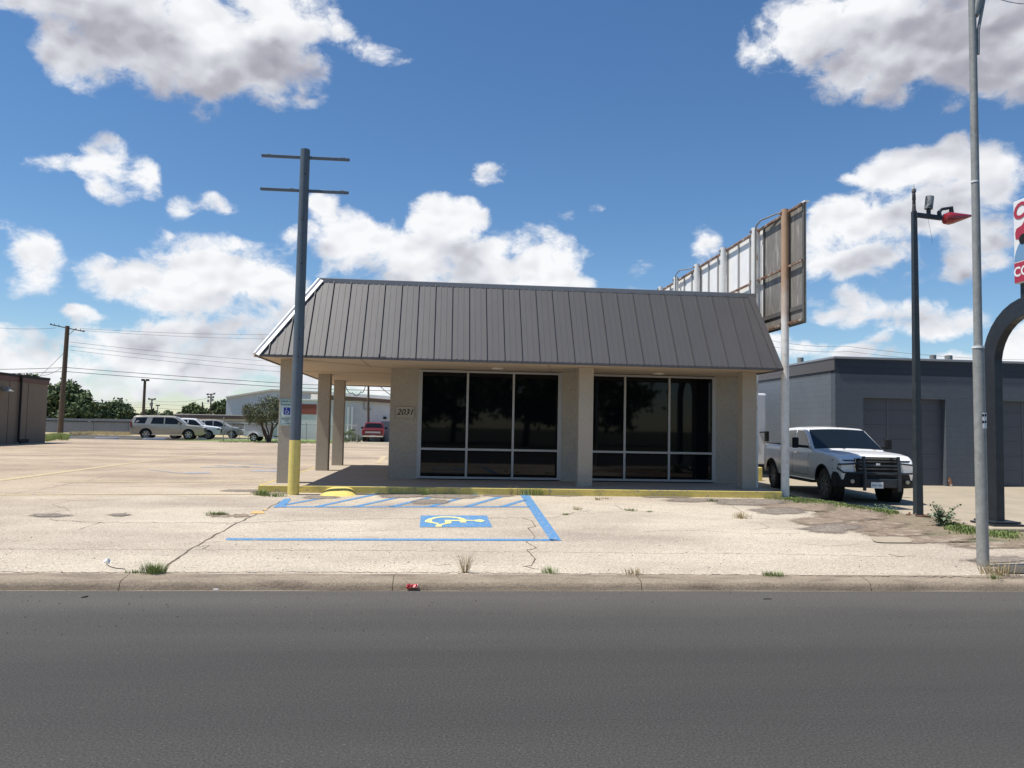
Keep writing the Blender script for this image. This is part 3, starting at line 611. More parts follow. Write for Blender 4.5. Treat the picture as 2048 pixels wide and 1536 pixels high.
# hip caps and ridge cap
hp = MB(); a, c = Vector(E4[0]), Vector(T4[0])
def strip(a, c, side, w_, th, nn):   # strip lying on a roof plane beside its edge
    side = Vector(side).normalized(); nn = Vector(nn); hp.add([a + nn*th, a + side*w_ + nn*th, c + side*w_ + nn*th, c + nn*th, a, a + side*w_, c + side*w_, c], [(0,1,2,3),(7,6,5,4),(0,4,5,1),(1,5,6,2),(2,6,7,3),(3,7,4,0)])
d = (c - a).normalized(); strip(a, c, nrm.cross(d) * (1 if nrm.cross(d).x > 0 else -1), .10, .045, nrm); sL = nl.cross(d); sL = sL if sL.y > 0 else -sL
strip(a, c, sL, .14, .045, nl); hp.tube([a + Vector((-.012, -.012, .01)), c + Vector((-.012, -.012, .02))], .048, 10)
o = subpart('hip_cap', hp, hipm, RO, smooth=True); hp = MB()
a, c = Vector(E4[1]), Vector(T4[1]); d = (c - a).normalized(); sR = nrm.cross(d); sR = sR if sR.x < 0 else -sR; strip(a, c, sR, .15, .03, nrm); hp.beam(a + sR*.15 + nrm*.03, c + sR*.15 + nrm*.03, .02, .03, nrm)
o = subpart('hip_cap', hp, roofm, RO, smooth=True)
rc = MB(); rc.box(TX0 - .05, TX1 + .05, TY0 - .045, TY0 + .08, ZT - .06, ZT + .055); rc.box(TX0 - .05, TX0 + .08, TY0 + .08, TY1, ZT - .06, ZT + .055); rc.box(TX1 - .08, TX1 + .05, TY0 + .08, TY1, ZT - .06, ZT + .055)
subpart('ridge_cap', rc, rooft, RO, bevel=.008)
fs_ = MB(); fs_.box(EX0 - .01, EX1 + .01, EY0 - .012, EY0 + .025, ZS - .025, ZE + .015); fs_.box(EX0 - .012, EX0 + .025, EY0 + .025, EY1, ZS - .025, ZE + .015); fs_.box(EX1 - .025, EX1 + .012, EY0 + .025, EY1, ZS - .025, ZE + .015); fs_.box(EX0 + .025, EX1 - .025, EY1 - .025, EY1 + .012, ZS - .025, ZE + .015)
MB.build(fs_, 'fascia', seamd, T)
# soffit joints and lights
sj = MB(); sj.beam((EX0 + .2, EY0 + .2, ZS - .003), (XW0, YW, ZS - .003), .018, .006); sj.beam((-1.9, EY0 + .05, ZS - .003), (-1.9, YW, ZS - .003), .014, .006); sj.beam((2.4, EY0 + .05, ZS - .003), (2.9, YW, ZS - .003), .012, .006); sj.beam((EX0 + .2, 22.5, ZS - .003), (XW0, 22.5, ZS - .003), .014, .006)
sj.build('soffit_joint', jointm, T)
for (x, y) in ((atz(995, 736, ZS).x, atz(995, 736, ZS).y), (atz(1315, 747, ZS).x, atz(1315, 747, ZS).y)):
    MB().lathe([(.15, 0), (.15, -.02), (.11, -.035), (.0, -.04)], Matrix.Translation((x, min(y, 19.8), ZS - .001)), 20).build('ceiling_light', creamm, T, smooth=True)
# signs on the first pillar (hang on it: things of their own)
def rsign(name, x0, x1, z0, z1, label):
    t = thing(name, label, 'sign', (x0, 18.5, z0)); MB().box(x0, x1, 18.482, 18.496, z0, z1).build('sign_face', signg, t, bevel=.004)
    bd = MB(); i, w_ = .014, .007; yA, yB = 18.478, 18.481
    bd.box(x0+i, x1-i, yA, yB, z0+i, z0+i+w_); bd.box(x0+i, x1-i, yA, yB, z1-i-w_, z1-i); bd.box(x0+i, x0+i+w_, yA, yB, z0+i+w_, z1-i-w_); bd.box(x1-i-w_, x1-i, yA, yB, z0+i+w_, z1-i-w_)
    bd.build('border', signdk, t); return t
sx0, sx1 = -3.80, -3.48; cxs = (sx0 + sx1) / 2
t = rsign('parking_sign', sx0, sx1, 1.82, 2.27, 'pale reserved parking sign with blue wheelchair square on the first pillar, half behind the pole')
text_mb('RESERVED', .058, frame_m((cxs, 18.477, 2.205), (1, 0, 0), (0, 0, 1)), 0, .0015).build('lettering', signdk, t)
text_mb('PARKING', .062, frame_m((cxs, 18.477, 2.13), (1, 0, 0), (0, 0, 1)), 0, .0015).build('lettering', signdk, t)
pnl = MB().box(cxs - .075, cxs + .075, 18.476, 18.4805, 1.90, 2.065).build('symbol_square', signblue, t)
ic = MB(); ic.m = 0
cy_, cz_ = 18.4735, 1.965
ring = [(cxs + .038*math.cos(a_), cz_ + .038*math.sin(a_)) for a_ in [R(130 + 250*i/14) for i in range(15)]]
ic.tube([(x, cy_, z) for x, z in ring], .006, 6); ic.tube([(cxs-.008, cy_, 2.03), (cxs-.005, cy_, 1.985), (cxs+.028, cy_, 1.98), (cxs+.042, cy_, 1.935), (cxs+.055, cy_, 1.94)], .006, 6); ic.lathe([(.0, -.003), (.011, -.003), (.011, .003), (0, .003)], Matrix.Translation((cxs-.01, cy_, 2.045)) @ Matrix.Rotation(R(90), 4, 'X'), 10)
subpart('wheelchair_symbol', ic, white, pnl)
t = rsign('van_sign', sx0, sx1, 1.645, 1.80, 'small pale VAN ACCESSIBLE plate below the reserved parking sign')
text_mb('VAN', .045, frame_m((cxs, 18.477, 1.75), (1, 0, 0), (0, 0, 1)), 0, .0012).build('lettering', signdk, t)
text_mb('ACCESSIBLE', .036, frame_m((cxs, 18.477, 1.695), (1, 0, 0), (0, 0, 1)), 0, .001).build('lettering', signdk, t)
# small yellow ramp in front of the slab
rp = MB(); nn = 18; vs = []; fs = []; cxr = atz(683, 985, .15).x; cyr = 17.71
for j in range(9):
    q_ = j / 8
    for i in range(nn + 1):
        u = -1 + 2*i/nn; sx = .41 * (1 - .28 * (1 - q_)); w_ = (1 - abs(u)**4)**.5 if abs(u) < 1 else 0
        vs.append((cxr + u*sx*(1 + 0), cyr - .85*q_*(.35 + .65*w_), .148 + .145*(1 - q_**1.6)*(.25 + .75*w_) ))
for j in range(8):
    for i in range(nn): fs.append((j*(nn+1)+i, j*(nn+1)+i+1, (j+1)*(nn+1)+i+1, (j+1)*(nn+1)+i))
base = [(v[0], v[1], .14) for v in vs]; rp.add(vs, fs)
one('ramp', rp, yellow, 'small rounded yellow concrete ramp against the front of the porch slab', 'ramp', (cxr, cyr, .15), smooth='all')

# ------------------------------------------------------------------ poles and signs
t = thing('sign_pole', 'tall blue-grey steel pole with two crossarms and a yellow foot, in front of the porch', 'sign pole', (-3.17, 17.12, .15))
px_, py_ = -3.19, 17.20
MB().tube([(px_, py_, 1.33), (px_-.0, py_, 7.79)], [.116, .104], 28).build('pole', greyp, t, smooth=True)
MB().tube([(px_, py_, .14), (px_, py_, 1.335)], [.124, .121], 28).build('yellow_foot', yellow, t, smooth=True)
for z in (7.61, 6.86):
    a = MB().box(-4.13, -2.22, py_ - .03, py_ + .03, z - .03, z + .03); a.box(-4.02 if z > 7 else -3.5, -3.93 if z > 7 else -3.4, py_-.02, py_+.02, z+.031, z+.045); a.box(-2.40, -2.30, py_-.02, py_+.02, z+.031, z+.045)
    o = a.build('crossarm', greyp, t, bevel=.006); e_ = MB().box(-4.136, -4.131, py_-.024, py_+.024, z-.024, z+.024).box(-2.219, -2.214, py_-.024, py_+.024, z-.024, z+.024); subpart('end_cap', e_, blackp, o)
MB().box(px_-.02, px_+.02, py_-.15, py_-.10, 6.2, 6.28).build('bracket', greyp, t)
bo = MB()
for z in (7.2, 5.2, 3.55, 3.15, 2.55): bo.tube([(px_+.03, py_-.10, z), (px_+.03, py_-.132, z)], .012, 6)
bo.build('bolt', blackp, t)
# old billboard behind the shop, seen from the back
t = thing('billboard', 'long old billboard seen from behind on six rusty white posts beside the shop', 'billboard', (8.25, 17.95, .13))
pys = [17.95, 19.75, 22.03, 24.38, 26.6, 28.5]
for i, y in enumerate(pys):
    x = 8.24 - .015 * i; o = MB().tube([(x, y, -.1 if i else .05), (x, y, 7.17)], [.098, .088], 18).build('post', rustn if i == 0 else rust, t, smooth=True)
    if i == 0: o['label'] = 'nearest post, rusty brown above and white below'
    subpart('bracket', MB().box(x - .11, x + .14, y - .02, y + .10, 7.06, 7.10).box(x - .1, x + .14, y + .02, y + .09, 5.72, 5.76).box(x - .1, x + .14, y + .02, y + .09, 4.33, 4.37), ruststeel, o)
X0 = 8.36
o = MB().box(X0, X0 + .02, 17.13, 19.47, 4.27, 7.12).build('plywood_panel', plyw, t); o['label'] = 'weathered bare grey plywood end panels'
subpart('batten', MB().box(X0-.035, X0-.002, 17.135, 17.22, 4.28, 7.12).box(X0-.035, X0-.002, 19.38, 19.46, 4.28, 7.12).box(X0-.03, X0-.002, 17.22, 19.38, 4.62, 4.72).box(X0-.03, X0-.002, 17.22, 19.38, 4.28, 4.34).box(X0-.034, X0-.001, 18.28, 18.34, 4.73, 7.1), darkwood, o)
o = MB().box(X0, X0 + .02, 19.475, 29.3, 4.27, 7.12).build('white_panel', whitepanel, t)
st = MB(); y = 20.3
while y < 29.2:
    st.box(X0-.05, X0-.002, y, y+.045, 4.3, 7.08); y += .83
subpart('stiffener', st, alu, o)
hr = MB()
for z in (7.085, 5.74, 4.35): hr.box(X0-.10, X0-.055, 17.15, 29.3, z-.025, z+.025)
hr.build('angle_iron', ruststeel, t)
MB().box(X0 - .02, X0 + .09, 17.12, 29.3, 7.125, 7.165).build('top_rail', whitepanel, t)
cd = MB(); cd.tube([(8.18, 19.60, 4.2), (8.18, 19.60, 7.05), (8.18, 19.55, 7.18), (8.2, 19.3, 7.26), (8.3, 18.6, 7.24), (8.38, 18.0, 7.17)], .022, 8); cd.tube([(8.1, 26.4, 6), (8.1, 26.4, 7.2), (8.15, 26.1, 7.32), (8.3, 25.2, 7.2)], .02, 6); cd.build('conduit', galv, t, smooth=True)
# galvanised street pole
gx, gy = 6.51, 8.81
t = thing('street_light', 'tall galvanised street light pole at the kerb on the right, its top above the picture', 'street light', (gx, gy, .15))
MB().tube([(gx, gy, .14), (gx - .02, gy, 2.80)], [.068, .063], 24).build('lower_pole', galv, t, smooth=True)
MB().tube([(gx - .02, gy, 2.80), (gx - .04, gy, 9.2)], [.049, .040], 24).build('upper_pole', galv, t, smooth=True)
MB().tube([(gx-.02, gy, 2.775), (gx-.02, gy, 2.80)], .069, 24).build('collar', white, t)
MB().tube([(gx-.032, gy, 4.83), (gx-.032, gy, 4.85)], .048, 24).build('joint_ring', white, t)
a = MB().tube([(gx+.02, gy-.02, 6.45), (gx+.025, gy-.02, 6.75), (gx+.10, gy-.03, 7.15), (gx+.35, gy-.1, 7.9), (gx+.8, gy-.5, 8.7), (gx+1.3, gy-1.4, 9.2)], .019, 10)
AR = a.build('arm', galv, t, smooth=True)
subpart('lamp_head', MB().lathe([(.03, -.3), (.11, -.15), (.14, .1), (.12, .3), (.03, .4)], Matrix.Translation((gx+1.4, gy-1.7, 9.2)) @ Matrix.Rotation(R(90), 4, 'X')), galv, AR, smooth=True)
MB().tube([(gx-.01, gy, 6.95), (gx+.015, gy, 7.06), (gx+.05, gy, 7.2)], [.05, .062, .07], 12).build('bracket', galv, t, smooth=True)
stk = MB(); xa, za = gx - .002, 1.90
vs = []; 
for k_ in range(7):
    a_ = R(-118 + 10*k_ + 8); vs += [(gx-.005 + .0665*math.cos(a_), gy + .0665*math.sin(a_), 1.80), (gx-.005 + .0665*math.cos(a_), gy + .0665*math.sin(a_), 1.99)]
stk.add(vs, [(2*i, 2*i+2, 2*i+3, 2*i+1) for i in range(6)]); sk = stk.build('sticker', white, t)
bl = MB()
for z0_ in (1.945, 1.865):
    vs = []
    for k_ in range(9):
        a_ = R(-112 + 6.5*k_); vs += [(gx-.005 + .0675*math.cos(a_), gy + .0675*math.sin(a_), z0_), (gx-.005 + .0675*math.cos(a_), gy + .0675*math.sin(a_), z0_ + .028)]
    bl.add(vs, [(2*i, 2*i+2, 2*i+3, 2*i+1) for i in (0, 1, 2, 4, 5, 6, 7)])
subpart('printed_block', bl, blackp, sk)
# square tapered lamp post with red shade
lx, ly = 9.19, 14.2
t = thing('lamp_post', 'dark square tapered lamp post with red teardrop shade on its short arm', 'lamp post', (lx, ly, .12))
MB().tube([(lx+.05, ly+.09, .16), (lx, ly+.05, 6.12)], [.066, .040], 4, sq=True).build('post', greenst, t)
MB().tube([(lx, ly+.05, 6.12), (lx, ly+.05, 6.2), (lx, ly+.05, 6.35), (lx, ly+.05, 6.36), (lx, ly+.05, 6.50), (lx, ly+.05, 6.51), (lx, ly+.05, 6.56), (lx, ly+.05, 6.60), (lx, ly+.05, 6.66)], [.042, .034, .030, .036, .030, .042, .038, .014, .006], 14).build('finial', mat('peeling_finial', (.05, .045, .045), .6, 0, (5, .1), col2=((.40, .38, .36), 9, .52, .56, (.3, .3, 1))), t, smooth=True)
MB().beam((lx+.02, ly, 6.04), (lx+.54, ly, 6.00), .07, .09).build('arm', blackst, t, bevel=.008)
MB().tube([(lx+.50, ly, 6.0), (lx+.49, ly, 6.12), (lx+.55, ly, 6.18), (lx+.66, ly, 6.2), (lx+.74, ly, 6.22), (lx+.75, ly, 6.10)], [.045, .04, .03, .03, .045, .045], 12).build('elbow', blackst, t, smooth=True)
Mx = Matrix.Translation((lx+.60, ly, 5.985)) @ Matrix.Rotation(R(9), 4, 'Y').inverted() @ Matrix.Rotation(R(90), 4, 'Y')
MB().lathe([(.001, .60), (.02, .58), (.05, .45), (.085, .30), (.115, .17), (.125, .08), (.10, .0), (.05, -.03), (0, -.035)], Mx, 22).build('shade', redp, t, smooth=True)
ph = MB().tube([(lx+.27, ly, 6.06), (lx+.27, ly, 6.17)], .04, 12); ph.build('socket', blackst, t, smooth=True)
MB().tube([(lx+.27, ly, 6.17), (lx+.30, ly, 6.42)], .078, 18).build('floodlight', mat('peeling_grey', (.26, .28, .28), .6, 0, (5, .1), col2=((.04, .045, .05), 7, .50, .54)), t, smooth=True)
MB().tube([(lx+.25, ly, 6.0), (lx+.30, ly, 5.75), (lx+.34, ly, 5.55), (lx+.335, ly, 5.48)], .003, 4).build('loose_wire', wire, t)
fl = MB().box(lx-.10, lx+.22, ly-.05, ly+.25, .125, .165)
for i in range(4): fl.tube([(lx-.06+.24*(i%2), ly+.0+.2*(i//2), .165), (lx-.06+.24*(i%2), ly+.2*(i//2), .20)], .018, 6)
fl.build('base_plate', ruststeel, t)
# arch sign
ax = 9.28
t = thing('arch_sign', 'black square-tube arch carrying a red and white car sign, cut by the right edge', 'sign', (9.4, 12.4, .12))
path = [(12.52, .27), (12.52, 2.9)] + [(11.60 + .93*math.cos(a_), 2.92 + .93*math.sin(a_)) for a_ in [R(8 + 164*i/16) for i in range(17)]] + [(10.68, 2.9), (10.68, .27)]
vs = []; fs = []; hw_ = .15; wx0, wx1 = 9.40, 9.55
for i, (y, z) in enumerate(path):
    a_ = path[max(i-1, 0)]; c_ = path[min(i+1, len(path)-1)]; d_ = Vector((c_[0]-a_[0], c_[1]-a_[1])).normalized(); n_ = Vector((-d_.y, d_.x))
    sc = 1.0
    for (xx, s_) in ((wx0, -1), (wx1, -1), (wx1, 1), (wx0, 1)): vs.append((xx, y + n_.x*hw_*s_*sc, z + n_.y*hw_*s_*sc))
for i in range(len(path)-1):
    for k_ in range(4): fs.append((i*4+k_, i*4+(k_+1)%4, (i+1)*4+(k_+1)%4, (i+1)*4+k_))
MB().add(vs, fs + [(0,1,2,3), tuple(range(len(vs)-1, len(vs)-5, -1))]).build('arch', blackst, t, bevel=.006)
for y in (12.52, 10.68):
    MB().box(9.24, 9.80, y-.30, y+.30, .205, .235).box(9.28, 9.76, y-.26, y+.26, .245, .275).build('base_plate', blackst, t, bevel=.006)
    MB().box(9.05, 10.0, y-.5, y+.55, -.05, .20).build('footing', apronm, t, bevel=.02)
MB().box(9.47, 9.57, 11.15, 11.25, 3.95, 4.25).box(9.47, 9.57, 11.75, 11.83, 3.85, 4.25).box(9.47, 9.57, 10.4, 10.5, 3.6, 4.25).build('strut', blackst, t)
sb = MB().box(9.40, 9.70, 9.95, 11.87, 4.24, 5.62).build('sign_box', white, t, bevel=.01)
subpart('red_band', MB().box(9.394, 9.398, 9.96, 11.86, 4.25, 4.58), pinkred, sb)
subpart('blue_disc', MB().poly([(9.3965, 11.86, 4.60)] + [(9.3965, 11.10 + .76*math.cos(a_), 4.60 + .55*math.sin(a_)) for a_ in [R(0 + 180*i/20) for i in range(21)]]), signsky, sb)
subpart('lettering', text_mb('CO', .36, frame_m((9.392, 11.60, 5.42), (0, -1, 0), (0, 0, 1)), .15, .012), pinkred, sb)
subpart('lettering', text_mb('COM', .22, frame_m((9.391, 11.62, 4.42), (0, -1, 0), (0, 0, 1)), 0, .006), white, sb)
# picture of a red car on the sign
cp = [(11.82, 4.98), (11.83, 5.08), (11.80, 5.15), (11.68, 5.18), (11.58, 5.29), (11.30, 5.30), (11.12, 5.18), (10.75, 5.14), (10.72, 4.96), (11.70, 4.95)]
pc = subpart('car_picture', MB().poly([(9.3935, y, z) for y, z in cp]), pinkred, sb)
subpart('picture_wheel', MB().lathe([(0, 0), (.085, 0), (.085, .002), (0, .002)], Matrix.Translation((9.391, 11.66, 4.95)) @ Matrix.Rotation(R(90), 4, 'Y'), 16).lathe([(0, 0), (.085, 0), (.085, .002), (0, .002)], Matrix.Translation((9.391, 10.92, 4.95)) @ Matrix.Rotation(R(90), 4, 'Y'), 16), blackp, sb)
subpart('picture_window', MB().poly([(9.3925, 11.62, 5.19), (9.3925, 11.55, 5.26), (9.3925, 11.32, 5.27), (9.3925, 11.2, 5.19)]), signsky, sb)

# ------------------------------------------------------------------ grey garage building
GX, GY = 13.77, 26.0; Z0 = -.1
t = thing('garage_building', 'grey painted block garage with dark navy top band and recessed roller doors', 'building', (18, 26, -.08))
w = MB(); D = [(14.8, 17.88), (19.95, 23.0), (25.1, 28.2)]; px0 = GX
for (a, c) in D: w.box(px0, a, GY, GY + .3, Z0, 4.36); w.box(a, c, GY, GY + .3, 3.0, 4.36); px0 = c
w.box(px0, 31, GY, GY + .3, Z0, 4.36); w.box(30.7, 31, GY + .3, 44, Z0, 4.36); w.box(GX, 31, 44, 44.3, Z0, 4.36)
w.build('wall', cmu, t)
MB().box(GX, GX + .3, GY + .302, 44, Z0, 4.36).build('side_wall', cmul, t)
MB().box(GX + .2, 30.8, GY + .2, 44.1, 4.2, 4.34).build('roof', blackp, t)
MB().box(GX - .06, 31.06, GY - .06, GY + .34, 4.362, 4.44).box(GX - .06, GX + .34, GY + .34, 44.3, 4.362, 4.44).build('coping', rooftrimg, t, bevel=.01)
MB().box(GX - .035, GX - .002, GY + .0, 44.0, 3.95, 4.36).build('side_trim', seamd, t)
for (a, c) in D:
    dd = MB().box(a, c, GY + .22, GY + .27, Z0, 3.0); o = dd.build('garage_door', gdoor, t)
    rl = MB()
    for i in range(1, 6): rl.box(a + .05, c - .05, GY + .200, GY + .218, Z0 + .05 + i*.52 - .014, Z0 + .05 + i*.52 + .014)
    for i in range(1, 3): rl.box(a + (c-a)*i/3 - .03, a + (c-a)*i/3 + .03, GY + .208, GY + .2185, Z0 + .1, 2.96)
    subpart('door_rail', rl, mat('door_rail_paint', (.085, .095, .115), .6), o)
for i, (xx, yy, h_, r__) in enumerate([(atx(1656, 712, 0.001).x + 0, 0, 0, 0)][:0] + [(14.9, 31, .42, .13), (19.1, 28.5, .42, .12), (19.75, 28.5, .42, .14), (20.25, 28.5, .25, .06), (14.2, 35, .35, .08)]):
    MB().tube([(xx, yy, 4.3), (xx, yy, 4.44 + h_)], r__, 12).build('vent_pipe', galv, t, smooth=True)
MB().beam((17.95, 25.85, -.1), (17.95, 25.95, .22), .07).build('door_stop', ruststeel, t)
# ------------------------------------------------------------------ vehicles (local: +X forward, wheels on z=0)
class Car:
    def __init__(s, L, Wd, top, belt, base, wheels, wr, ar, tum=.28, xs=.62, ta=.14, crown=.03, ends=(0, 0)):
        s.L, s.W, s.top, s.belt, s.base, s.wheels, s.wr, s.ar, s.tum, s.xs, s.ta, s.crown = L, Wd, top, belt, base, wheels, wr, ar, tum, xs, ta, crown
    def zt(s, x): return lerpt(x, s.top)
    def hw(s, x, z):
        h = s.W / 2; ex = s.L / 2 * s.xs
        if abs(x) > ex: h *= 1 - s.ta * ((abs(x) - ex) / (s.L/2 - ex)) ** 2.4
        if z > s.belt: h -= (z - s.belt) * s.tum
        elif z > s.belt - .10: h -= .0
        q_ = (s.belt - z) / (s.belt - s.base) if z < s.belt else 0
        h += .018 * math.sin(PI * min(1, q_ * 1.1)) - .05 * max(0, q_ - .6) ** 1.5
        return h
    def topz(s, x, t): return s.zt(x) + s.crown * (1 - t * t) - .0
    def shell(s):
        n = int(s.L / .045); X = sorted(set([round(-s.L/2 + s.L*i/n, 4) for i in range(n + 1)] + [round(p[0], 4) for p in s.top]))
        vs = []; fs = []; m = None
        for x in X:
            zb = s.base
            if abs(x) > s.L/2 - .25: zb += .10 * ((abs(x) - s.L/2 + .25) / .25) ** 2
            for xw in s.wheels:
                if abs(x - xw) < s.ar: zb = max(zb, s.wr + math.sqrt(s.ar**2 - (x - xw)**2))
            zt = s.zt(x); zb = min(zb, zt - .15); rc = min(.055, (zt - zb) * .2); rows = []
            for i in range(15):
                z = zb + (zt - rc - zb) * i / 14; rows.append((s.hw(x, z), z))
            h = s.hw(x, zt - rc); rows += [(h - .012, zt - rc*.45), (h - .035, zt - rc*.12), (h - .065, zt + s.crown*.1)]
            for t in (.8, .55, .28): rows.append((h * t, s.topz(x, t)))
            rows.append((0, s.topz(x, 0)))
            ring = [(x, -y, z) for y, z in rows] + [(x, y, z) for y, z in reversed(rows[:-1])]
            m = len(ring); vs += ring
        for i in range(len(X) - 1):
            for k in range(m - 1): fs.append((i*m+k, (i+1)*m+k, (i+1)*m+k+1, i*m+k+1))
        fs += [tuple(range(m)), tuple(range((len(X)-1)*m + m - 1, (len(X)-1)*m - 1, -1))]
        return MB().add(vs, fs)
    def side(s, poly, off=.006, sides=(-1, 1)):
        b = MB()
        for sd in sides:
            P = []
            for (a, c) in zip(poly, poly[1:] + poly[:1]):
                for k in range(4):
                    x, z = a[0] + (c[0]-a[0])*k/4, a[1] + (c[1]-a[1])*k/4; P.append((x, sd * (s.hw(x, z) + off), z))
            cx_ = sum(p[0] for p in P)/len(P); cz_ = sum(p[2] for p in P)/len(P); b.add(P + [(cx_, sd*(s.hw(cx_, cz_) + off), cz_)], [(i, (i+1) % len(P), len(P)) for i in range(len(P))])
        return b
    def screen(s, x0, x1, f0=.9, f1=.86, off=.010):
        b = MB(); vs = []; fs = []; n = 8
        for i in range(n + 1):
            x = x0 + (x1 - x0) * i / n; h = s.hw(x, s.zt(x)) ; f = f0 + (f1 - f0) * i / n
            for k in range(9):
                t = -f + 2*f*k/8; sl_ = .6; vs.append((x + (off if x0 > x1 else -off)*.6*0, h*t, s.topz(x, t) + off*1.4))
        for i in range(n):
            for k in range(8): fs.append((i*9+k, i*9+k+1, (i+1)*9+k+1, (i+1)*9+k))
        return b.add(vs, fs)
def wheel(t, x, y, r, wd, sd, tm, nsp=5, rm=rim):
    Mw = Matrix.Translation((x, y, r)) @ Matrix.Rotation(R(-90 * sd), 4, 'X')   # lathe axis points outwards
    h = wd / 2
    w = MB().lathe([(r*.62, -h), (r*.90, -h), (r*.97, -h*.85), (r, -h*.5), (r, h*.5), (r*.975, h*.82), (r*.90, h), (r*.68, h*.98), (r*.64, h*.8), (r*.64, -h*.2)], Mw, 28)
    w.m = 1; w.lathe([(0, h*.2), (r*.645, h*.2), (r*.645, h*.22), (0, h*.24)], Mw, 24); w.m = 0
    if r > .4:
        for k in range(34):
            a = 2*PI*k/34
            for q_ in (-.62, -.2, .2, .62): w.beam(Mw @ Vector((math.cos(a)*(r-.003), math.sin(a)*(r-.003), h*(q_-.16))), Mw @ Vector((math.cos(a+.08)*(r-.003), math.sin(a+.08)*(r-.003), h*(q_+.16))), .03, .02)
    wo = w.build('wheel', [tm, blackp], t, smooth=40)
    d = MB().lathe([(r*.55, h*.3), (r*.64, h*.3), (r*.66, h*.84), (r*.61, h*.86), (r*.56, h*.5), (r*.55, h*.3)], Mw, 28); d.f = d.f[:-2]; d.fm = d.fm[:-2]
    for k in range(nsp):
        a = 2*PI*k/nsp
        for da in (-.13, .13):
            d.beam(Mw @ Vector((math.cos(a)*r*.10, math.sin(a)*r*.10, h*.62)), Mw @ Vector((math.cos(a+da)*r*.60, math.sin(a+da)*r*.60, h*.74)), r*.10, .03, (0, 1, 0))
    d.lathe([(0, h*.7), (r*.16, h*.7), (r*.17, h*.4)], Mw, 14)
    ORG[wo.name] = Vector((0, 0, 0)); d.build('rim', rm, wo, smooth=40)
def lamp(name, t, x, y, z, dx, dy, dz, m, bev=.012, sub=None):
    o = MB().box(x - dx/2, x + dx/2, y - dy/2, y + dy/2, z - dz/2, z + dz/2).build(name, m, t, bevel=bev)
    return o
def basics(C, t, paint, tm=tyre, nsp=5, rm=rim, ww=.25, inset=.035):
    C.shell().build('body', paint, t, smooth=32)
    ub = MB(); ub.box(-C.L/2 + .25, C.L/2 - .25, -C.W/2 + .34, C.W/2 - .34, C.base - .02, C.belt - .06)
    ub.build('underbody', blackp, t)
    for xw in C.wheels:
        for sd in (-1, 1):
            wheel(t, xw, sd * (C.W/2 - ww/2 - inset), C.wr, ww, sd, tm, nsp, rm)
def seams(C, t, lines):
    b = MB()
    for (p, q_) in lines:
        d = Vector((q_[0]-p[0], q_[1]-p[1])).normalized(); n_ = Vector((-d.y, d.x)) * .004
        b_ = C.side([(p[0]+n_.x, p[1]+n_.y), (q_[0]+n_.x, q_[1]+n_.y), (q_[0]-n_.x, q_[1]-n_.y), (p[0]-n_.x, p[1]-n_.y)], .003); b.add(b_.v, b_.f)
    b.build('panel_gap', blackp, t)
# --- white crew cab pickup beside the shop
TRUCKPOS = Vector((11.25, 19.95, -.08)); TH = R(-95.5)
whitep = mat('truck_white_paint', (.80, .80, .80), .28, 0, coat=.5, zmix=((.46, .38, .26), .72, .25, .25))
C = Car(6.2, 2.0, [(-3.1, 1.38), (-3.0, 1.40), (-1.30, 1.40), (-1.27, 1.44), (-1.18, 1.86), (-1.02, 1.93), (-.3, 1.955), (.35, 1.93), (.55, 1.88), (1.42, 1.33), (1.55, 1.31), (2.4, 1.27), (2.80, 1.22), (3.0, 1.15), (3.1, 1.04)], 1.28, .52, (-2.05, 2.10), .42, .53, tum=.26, xs=.80, ta=.10, crown=.035)
TL = Matrix.Rotation(TH, 3, 'Z'); base_p = TRUCKPOS - TL @ Vector((2.10, 0, 0))
t = thing('pickup_truck', 'dusty white crew cab pickup with black grille guard parked beside the shop', 'pickup truck', base_p, TH, local=True)
basics(C, t, whitep, dustyt, 8, mat('dusty_rim', (.20, .185, .16), .5, .5), .28, .02)
MB().box(-3.0, -1.34, -.86, .86, 1.36, 1.447).build('bed_liner', blackp, t)
C.screen(.57, 1.40, .93, .96).build('windshield', mat('windshield_glass', (.008, .011, .012), .05, 0, spec=.38), t, smooth='all')
C.screen(-1.19, -1.262, .84, .90).build('rear_window', carglass, t, smooth='all')
for sw in ([(-1.00, 1.37), (-.93, 1.83), (-.80, 1.86), (-.22, 1.875), (-.20, 1.36)], [(-.10, 1.36), (-.12, 1.875), (.30, 1.86), (.52, 1.80), (1.02, 1.45), (1.02, 1.36)]):
    C.side(sw).build('side_window', carglass, t)
seams(C, t, [((-1.08, .60), (-1.06, 1.36)), ((-.15, .62), (-.15, 1.36)), ((1.08, .70), (1.10, 1.36)), ((-1.29, .6), (-1.29, 1.36)), ((-1.08, .62), (1.05, .62))])
for x in (-.92, .05): MB().box(x, x + .2, 1.008, 1.035, 1.20, 1.235).box(x, x + .2, -1.035, -1.008, 1.20, 1.235).build('door_handle', chrome, t, bevel=.006)
for xw in C.wheels:   # black flares round the arches
    b = MB()
    for sd in (-1, 1):
        arc = [(xw + (C.ar + .0)*math.cos(a), C.wr + (C.ar)*math.sin(a)) for a in [R(8 + 164*i/16) for i in range(17)]]; b.tube([(x, sd*(C.hw(x, z) + .004), z) for x, z in arc], .022, 6)
    b.build('wheel_arch_trim', blackp, t, smooth=True)
    MB().lathe([(0, -.0), (C.ar - .01, 0), (C.ar - .01, .30), (0, .30)], Matrix.Translation((xw, .62, C.wr)) @ Matrix.Rotation(R(90), 4, 'X') @ Matrix.Translation((0, 0, -.30)), 20).lathe([(0, -.0), (C.ar - .01, 0), (C.ar - .01, .30), (0, .30)], Matrix.Translation((xw, -.62, C.wr)) @ Matrix.Rotation(R(90), 4, 'X'), 20).build('wheel_well', blackp, t)
